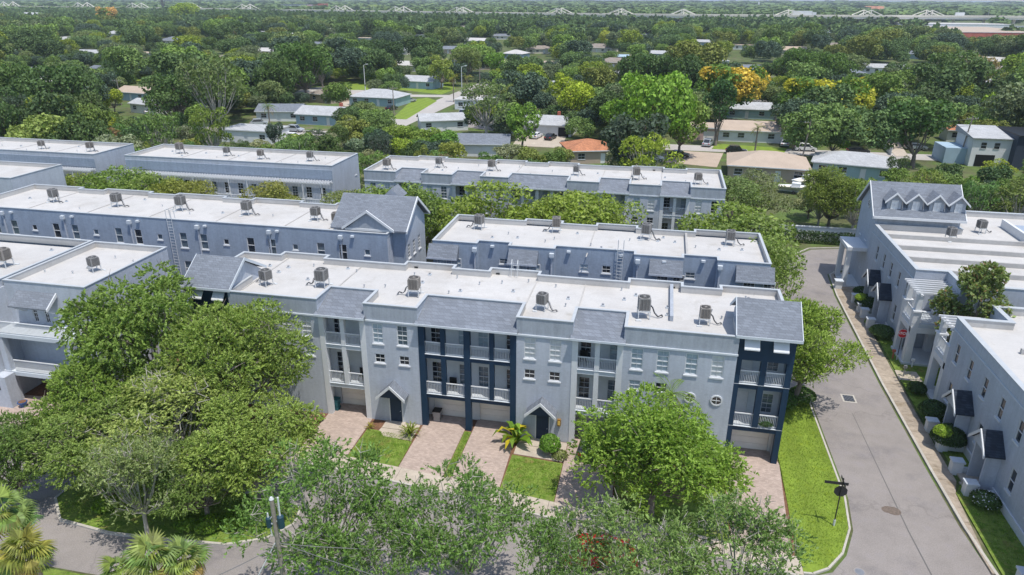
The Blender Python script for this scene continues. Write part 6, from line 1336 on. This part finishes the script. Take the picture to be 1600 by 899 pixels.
while y<620:
    hw=y*.98+40; x=-hw*1.02
    while x<hw*.62:
        xx,yy=x+rng.uniform(-4,4),y+rng.uniform(-4,4); s_=rng.uniform(.8,1.7)
        if ok(xx,yy,6*s_,8.5*s_) : ptsA[rng.randrange(2)].append((xx,yy,s_))
        x+=10.6
    y+=10.6
ks=[k for k in crown_src if k[0]=='oak']
woodland('woodland',ptsA[0],crown_src[ks[0]],'leaf_wood',1,1)
ks2=[k for k in crown_src if k[0]=='round']; woodland('woodland',[(a,b_,c*1.3) for a,b_,c in ptsA[1]],crown_src[ks2[0]],'leaf_wood',1,1)
# farthest canopy, as one merged sheet of coarse crowns out to the horizon
def far_canopy(name,y0,y1,step0,kind_seed,grow,dens):
    P,V=crown_cards(kind_seed,6.0,7.0,1.0,20,150 if grow<1 else 34,3.2 if grow<1 else 6.5,rl=(.24,.4),asp=.9); out=[]; r=np.random.default_rng(kind_seed); y=y0
    while y<y1:
        st=step0*(y/y0)**grow; hw=y*.98+60; n=int((hw*1.62)/st); xs_=-hw+np.arange(n)*st+r.uniform(-.5,.5,n)*st; ys_=y+r.uniform(-.5,.5,n)*st
        for a,b_ in zip(xs_,ys_):
            if r.random()>dens: continue
            pa=proj(a,b_,0); pb=(pa[0],proj(a,b_,8)[1]); bad=False
            for x0_,yt,x1_,yb_,yh in CLEAR:
                if b_<yh+6 and x0_-3<pa[0]<x1_+3 and pb[1]<yb_-1 and pa[1]>yt: bad=True;break
            if bad or any(abs(a-hx)<50 and -10<b_-hy<40 for hx,hy in HC if hy>700): continue
            if 1430<pa[0] and 33<pa[1]<68 and r.random()<.93: continue
            if 1255<pa[0] and 42<pa[1]<76 and r.random()<.5: continue
            s_=st/8.5*r.uniform(.8,1.35); th=r.random()*6.283; c,s1=math.cos(th),math.sin(th)
            W=V.copy(); X=W[...,0]*c-W[...,1]*s1; Y=W[...,0]*s1+W[...,1]*c; W[...,0]=X*s_+a; W[...,1]=Y*s_+b_; W[...,2]=W[...,2]*min(s_,1.25+ .12*s_)*r.uniform(.8,1.1); out.append(W)
        y+=st
    V=np.concatenate(out); me=np_mesh(name,V,4,'leaf_canopy'); o=place(name,me); o['kind']='stuff'; return len(V)
MT['leaf_canopy']=mat('leaf_canopy',(.11,.165,.06),.9,.1,island=.35,noise=((.02,.35),(.006,.25)),patch=((.012,(.15,.20,.05),.62),),trans=.1)
n1=far_canopy('distant_woodland',622,1150,12.,3,.6,.93); n2=far_canopy('horizon_woodland',1180,5200,18.,4,1.3,.95)
print('far canopy faces',n1,n2,'individual',len(final[:NI]),'rest',len(final)-NI)
dups={}
for o in COL.objects:
    if o.parent is None and 'category' in o and o['category'] in('tree','house'): dups.setdefault(o['label'],[]).append(o)
for lb_,L_ in dups.items():
    if len(L_)>1:
        L_.sort(key=lambda o:proj(o.location.x,o.location.y,0)[0]); nm=['leftmost']+['second','third','fourth','fifth'][:len(L_)-2]+['rightmost']
        for o,w_ in zip(L_,nm): o['label']=w_+' '+lb_
# ================================================================ PALMS
def frond_mesh(kind,L):
    k=('frond',kind,L)
    if k in RC: return RC[k]
    b=MB()
    if kind=='feather':
        pts=[(L*t,0,L*(.42*t-.75*t*t)) for t in(0,.2,.4,.6,.8,1)]
        for a,c in zip(pts[:-1],pts[1:]): b.tube(a,c,.03,.02,'leaf',3,False)
        for i in range(1,22):
            t=i/21; p=(L*t,0,L*(.42*t-.75*t*t)); w_=L*.26*math.sin(math.pi*min(1,t*.9+.12))
            for s_ in(-1,1): b.poly([(p[0]-.03,p[1],p[2]),(p[0]+w_*.35,p[1]+s_*w_*.7,p[2]-.1*w_),(p[0]+w_*.6,p[1]+s_*w_,p[2]-.45*w_),(p[0]+.04+w_*.2,p[1]+s_*w_*.5,p[2]-.05*w_)],'leaf')
    else:
        b.tube((0,0,0),(L*.5,0,L*.12),.025,.018,'leaf',3,False); o=Vector((L*.5,0,L*.12)); n=17
        for i in range(n):
            a=R(-115+230*i/(n-1)); r=L*.55*(1-.15*abs(math.sin(a))); d=Vector((math.cos(a),math.sin(a),-.1-.25*abs(math.sin(a)))).normalized(); e=o+d*r; m_=o+d*r*.55+Vector((0,0,.05*L)); sd_=Vector((-math.sin(a),math.cos(a),0))*L*.035
            b.poly([tuple(o),tuple(m_-sd_),tuple(e-Vector((0,0,.14*L))),tuple(m_+sd_)],'leaf')
    RC[k]=b.mesh('frond'); return RC[k]
def palm(kind,loc,h,L,n,col,label,lean=0,seed=1,tr=.16):
    t=thing('palm_tree',label,'palm tree',(loc[0],loc[1],0)); rnd=random.Random(seed); b=MB(); prev=Vector((0,0,0))
    for i in range(1,7): q=Vector((lean*(i/6)**2,0,h*i/6)); b.tube(prev,q,tr*(1.1-.05*i),tr*(1.1-.05*(i+1)),'bark',7); prev=q
    q=place('trunk',b.mesh('trunk')); q.parent=t; m_=frond_mesh(kind,L)
    for i in range(n):
        f=place('frond',m_); f.parent=t; f.location=prev; el=rnd.uniform(-.9,1.15); f.rotation_euler=(rnd.uniform(-.3,.3),-el,i*2.4+rnd.uniform(-.2,.2)); k=rnd.uniform(.75,1.1); f.scale=(k,)*3
        c=jit(col,seed*50+i,.2); 
        if el<-.6: c=(.36,.25,.08)
        f.color=(*c,1)
    return t
FP=(.17,.25,.07)
for (px,py,z),L,n,c_,lb in [((238,876,5.0),1.6,34,(.23,.30,.08),'pale green fan palm crown at the bottom edge, left of the utility pole'),((185,893,4.6),1.3,26,(.20,.26,.06),'yellowish fan palm at the bottom edge left of the pale one'),((42,862,4.8),1.6,32,(.25,.27,.06),'large yellow-brown fan palm in the bottom left corner'),((8,800,5.0),1.6,24,(.23,.30,.08),'spiky green fan palm at the left edge near the bottom'),((35,815,4.2),1.2,18,(.16,.25,.07),'small fan palm above the yellow-brown one'),((288,880,4.4),1.5,24,(.23,.30,.08),'green fan palm right of the pale one at the bottom edge')]:
    x,y=gp(px,py,z); palm('fan',(x,y),z,L,n,c_,lb,seed=int(px))
for (px,py),h,L,n,c_,lb in [((709,160),7.5,2.6,18,(.30,.30,.05),'small yellowing palm by the lamp pole, left of a pair'),((730,155),7.0,2.5,18,(.26,.28,.06),'small palm by the street corner, right of a pair'),((681,126),9,3.2,18,(.30,.30,.08),'tall yellowish palm beside the white bungalow'),((423,205),6,2.3,18,(.18,.27,.05),'slim palm on the lawn left of the silver car'),((1179,240),5.5,1.9,16,(.25,.27,.07),'slender palm on the lawn before the tan-roofed ranch house'),
  ((369,82),13,4.5,16,(.13,.19,.06),'tall palm among the upper left woods'),((1208,215),6,2.2,14,(.16,.24,.05),'small palm beside the far street'),((205,128),7,3.4,16,(.22,.26,.08),'spreading palm left of the small upper lawn'),((1595,262),5,2.2,16,(.14,.22,.05),'palm at the right edge below the black house'),((925,140),7,3.4,22,(.20,.30,.06),'bushy palm right of the cream bungalow'),((400,160),9,3.4,14,(.16,.22,.06),'palm rising behind the open-crowned oak')]:
    palm('feather',gp(px,py),h,L,n,c_,lb,seed=int(px),tr=.18)
x,y=gp(1048,640,6.2)[0],42.6; palm('feather',(x,y),6.6,1.9,16,(.15,.25,.05),'slender palm rising between the big round tree and the facade',seed=9,tr=.1)
# ================================================================ SHRUBS AND SMALL PLANTS
def shrub_mesh(seed,R_,Hh,n,ll,flat_=1.0,m='leaf'):
    rng_=np.random.default_rng(seed); d=unit(rng_.normal(size=(n,3))); d[:,2]=np.abs(d[:,2])*1.0-.15
    C=d*np.array([R_,R_,Hh*.55])*(rng_.uniform(.86,1.06,n)**1)[:,None]+np.array([0,0,Hh*.45]); C[:,2]=np.maximum(C[:,2],.05)
    nn=unit(d+rng_.normal(size=(n,3))*.5); ld=unit(np.cross(nn,rng_.normal(size=(n,3)))); L=ll*rng_.uniform(.6,1.3,n); return np_mesh('foliage',leaves(C,nn,ld,L,L*.6),4,m)
def core(R_,Hh):
    b=MB(); n=10; prev=None
    for j in range(5):
        z=.03+(Hh*.86)*j/4; r=R_*.84*math.sqrt(max(.05,1-(abs(z-Hh*.42)/(Hh*.56))**2)); b.tube((0,0,z),(0,0,z+.001+Hh*.86/4*.98 if j<4 else z+.05),r,r*.93,'bark',n)
    return b.mesh('stem')
def shrub(px,py,R_,Hh,col,label,seed=1,n=1500,ll=.16,name='shrub',xy=None,patch_=None):
    x,y=xy or gp(px,py); t=thing(name,label,'shrub',(x,y,.1)); q=place('foliage',shrub_mesh(seed,R_,Hh,n,ll)); q.parent=t; q.color=(*col,1)
    st_=MB()
    for k in range(7): a=k*.9; st_.tube((0,0,0),(R_*.7*math.cos(a),R_*.7*math.sin(a),Hh*.7),.03,.01,'bark',4)
    q=place('stem',st_.mesh('stem')); q.parent=t
    if patch_:
        q=place('new_growth',shrub_mesh(seed+50,R_*.55,Hh*.5,n//3,ll*1.2)); q.parent=t; q.location=(patch_[0],patch_[1],Hh*.5); q.color=(.30,.42,.05,1)
    return t
DG=(.06,.11,.035)
shrub(0,0,1.15,2.0,DG,'big clipped round bush with lime new growth, by the nearest porch on the right',xy=(22.75,50.3),n=4200,seed=2,patch_=(-.55,-.25))
shrub(0,0,1.05,1.7,DG,'clipped round bush beside the path, second from the front on the right',xy=(22.95,54.3),n=3600,seed=3)
shrub(0,0,.75,1.1,DG,'low clipped bush right behind the porch pillar on the right side',xy=(23.0,58.4),n=1800,seed=4)
shrub(0,0,1.15,1.9,DG,'round dark bush with a lime patch, in front of the far row entry',xy=(23.1,76.2),n=3400,seed=5,patch_=(-.6,0))
shrub(0,0,.9,1.2,DG,'small dark round bush nearest the road bend on the right',xy=(23.6,80.3),n=2000,seed=6)
shrub(0,0,1.2,1.2,(.09,.15,.045),'wide low bush below the second porch of the far right row',xy=(23.1,69.6),n=2600,seed=7)
shrub(0,0,.5,.7,(.16,.26,.04),'little light green bush at the sidewalk edge of the far right row',xy=(22.55,72.2),n=700,seed=8)
t=shrub(0,0,.9,1.0,(.10,.16,.05),'loose shrub dotted with white flowers against the nearest right-hand wall',xy=(22.9,43.6),n=1500,seed=9,name='flowering_shrub')
q=place('blossom',shrub_mesh(91,.95,1.05,90,.12,m='sign_white')); q.parent=t
shrub(0,0,.75,1.7,(.16,.30,.04),'bright green shrub beside the middle entry porch',xy=(-6.1,43.3),n=1500,seed=10,ll=.22)
shrub(0,0,.6,.6,(.20,.24,.07),'low sparse shrub at the driveway edge by the round tree',xy=(-5.3,42.9),n=500,seed=11)
t=shrub(0,0,.8,.6,(.20,.25,.05),'flower bed with pink and yellow flowers left of the first driveway',xy=(-25.3,43.6),n=700,seed=12,name='flower_bed')
q=place('blossom',shrub_mesh(92,.8,.65,130,.13,m='petal')); q.parent=t
shrub(0,0,.35,.45,(.16,.28,.03),'tiny bright green tuft in the bed left of the first driveway',xy=(-24.6,43.8),n=300,seed=13)
shrub(0,0,.55,.55,(.05,.10,.03),'potted dark plants on the lower balcony of the right navy tower',xy=(8.9,45.8),n=500,seed=14).location.z=3.0
shrub(0,0,1.0,1.5,(.09,.17,.04),'dense shrub under the yellow-green tree beside the navy tower',xy=(11.6,53.6),n=2200,seed=15)
shrub(0,0,1.1,1.3,(.10,.18,.04),'second shrub at the foot of the tree beside the navy tower',xy=(13.2,54.9),n=2200,seed=16)
for i,(x,y,r_) in enumerate([(-25.9,31.0,.9),(-24.6,31.6,.8),(-27.2,30.7,.7),(-33.5,31.2,.7)]): shrub(0,0,r_,.75,(.17,.28,.03),['bright ground-cover shrub on the street island, second from right','bright ground-cover shrub at the right tip of the street island','bright ground-cover shrub near the middle of the street island','bright ground-cover shrub at the left part of the street island'][i],xy=(x,y),n=900,seed=20+i,ll=.2)
# strap-leaved plants
def strap(label,x,y,n,L,col,w_=.09,up_=1.0,name='cycad',seed=1,tip=None):
    t=thing(name,label,'plant',(x,y,.1)); rnd=random.Random(seed)
    b=MB(); pts=[(0,0,0),(L*.35,0,L*.45*up_),(L*.75,0,L*.6*up_),(L,0,L*.38*up_)]
    for (x0,_,z0),(x1,_,z1),w0,w1 in zip(pts[:-1],pts[1:],(w_*.5,w_,w_*.8),(w_,w_*.8,.01)): b.poly([(x0,-w0,z0),(x0,w0,z0),(x1,w1,z1),(x1,-w1,z1)],'leaf')
    m_=b.mesh('leaf')
    for i in range(n): q=place('leaf',m_); q.parent=t; q.rotation_euler=(rnd.uniform(-.2,.2),rnd.uniform(-.75,.25),i*2.4); q.scale=(rnd.uniform(.7,1.1),)*3; q.color=(*(jit(col,seed*9+i,.2) if not(tip and i%4==0) else tip),1)
    return t
strap('round spiky cycad between the first entry and the second driveway',-16.95,43.4,44,1.0,(.20,.25,.03),.05,seed=3)
strap('tall broad-leaved yellow and green plant left of the middle entry porch',-8.75,44.1,30,1.65,(.19,.30,.03),.22,1.25,name='ginger_plant',seed=4,tip=(.62,.50,.03))
strap('small yellow-tipped tuft at the corner of the first driveway',-20.3,43.7,14,.5,(.30,.26,.04),.04,seed=5)
# clipped hedge at the bend
t=thing('hedge','long dark clipped hedge in front of the boundary wall at the road bend','hedge',(22,99.7,0)); rg=np.random.default_rng(8); n=9000
C=np.stack([rg.uniform(14,41,n),99.75+rg.uniform(-.75,.6,n),rg.uniform(.1,1.5,n)],1); f=rg.random(n)<.6; C[f,1]=99.05+rg.normal(size=f.sum())*.06; g_=rg.random(n)<.3; C[g_,2]=1.5+rg.normal(size=g_.sum())*.05
nn=unit(rg.normal(size=(n,3))+np.array([0,-.5,.5])); L=.24*rg.uniform(.6,1.3,n); q=place('foliage',np_mesh('foliage',leaves(C-np.array([22,99.7,0]),nn,unit(np.cross(nn,rg.normal(size=(n,3)))),L,L*.6),4,'leaf')); q.parent=t; q.color=(.06,.11,.035,1)
b=MB()
for i in range(27): b.tube((14.5+i,99.75,0),(14.5+i,99.75,1.2),.05,.03,'bark',4)
b.build('stems',t)
# grass blades on the visible lawns
rg=np.random.default_rng(12); B=[]
for x0,x1,y0,y1,n,z in((10.2,13.9,35.6,54.8,15000,.1),(-20.4,-16.5,40.3,43.4,3500,.1),(-12.9,-12.5,39.2,44.7,900,.1),(-8.7,-5.05,38.6,42.2,3500,.1),(21.6,23.8,38,86,9000,.1),(-36.5,-21.5,30.4,34.0,6000,.1)):
    C=np.stack([rg.uniform(x0,x1,n),rg.uniform(y0,y1,n),np.full(n,z+.03)],1)
    if x0==10.2: C=C[(C[:,0]<np.interp(C[:,1],[35,36.9,39.3,42.6,50],[11.2,12.7,13.65,13.98,13.85]))]
    if x0==21.6: C=C[(C[:,0]>np.interp(C[:,1],[38,44.6,46,57,66,74,82,86],[21.6,21.6,22.4,22.35,22.6,22.9,23.6,24.6]))]
    B.append(C)
C=np.concatenate(B); n=len(C); up_=unit(np.array([0,0,1.])+rg.normal(size=(n,3))*.45); L=rg.uniform(.07,.16,n); o=place('grass_blades',np_mesh('grass_blades',leaves(C,unit(rg.normal(size=(n,3))),up_,L,L*.22),4,'leaf')); o['kind']='stuff'; o.color=(.22,.32,.05,1)
# ================================================================ AIR
hz=MB(); hz.box(-26000,26000,-310,31000,-1.2,36.,'glass'); hz.mats=[]; me=bpy.data.meshes.new('haze'); me.from_pydata(hz.v,[],hz.f); hm=bpy.data.materials.new('haze'); hm.use_nodes=True; N=hm.node_tree.nodes; N.remove(N['Principled BSDF']); pv=N.new('ShaderNodeVolumePrincipled'); pv.inputs['Color'].default_value=(.78,.88,1,1); pv.inputs['Density'].default_value=0.00013; pv.inputs['Anisotropy'].default_value=.2; hm.node_tree.links.new(pv.outputs[0],N['Material Output'].inputs['Volume']); me.materials.append(hm); ho=bpy.data.objects.new('haze',me); COL.objects.link(ho); ho['kind']='stuff'
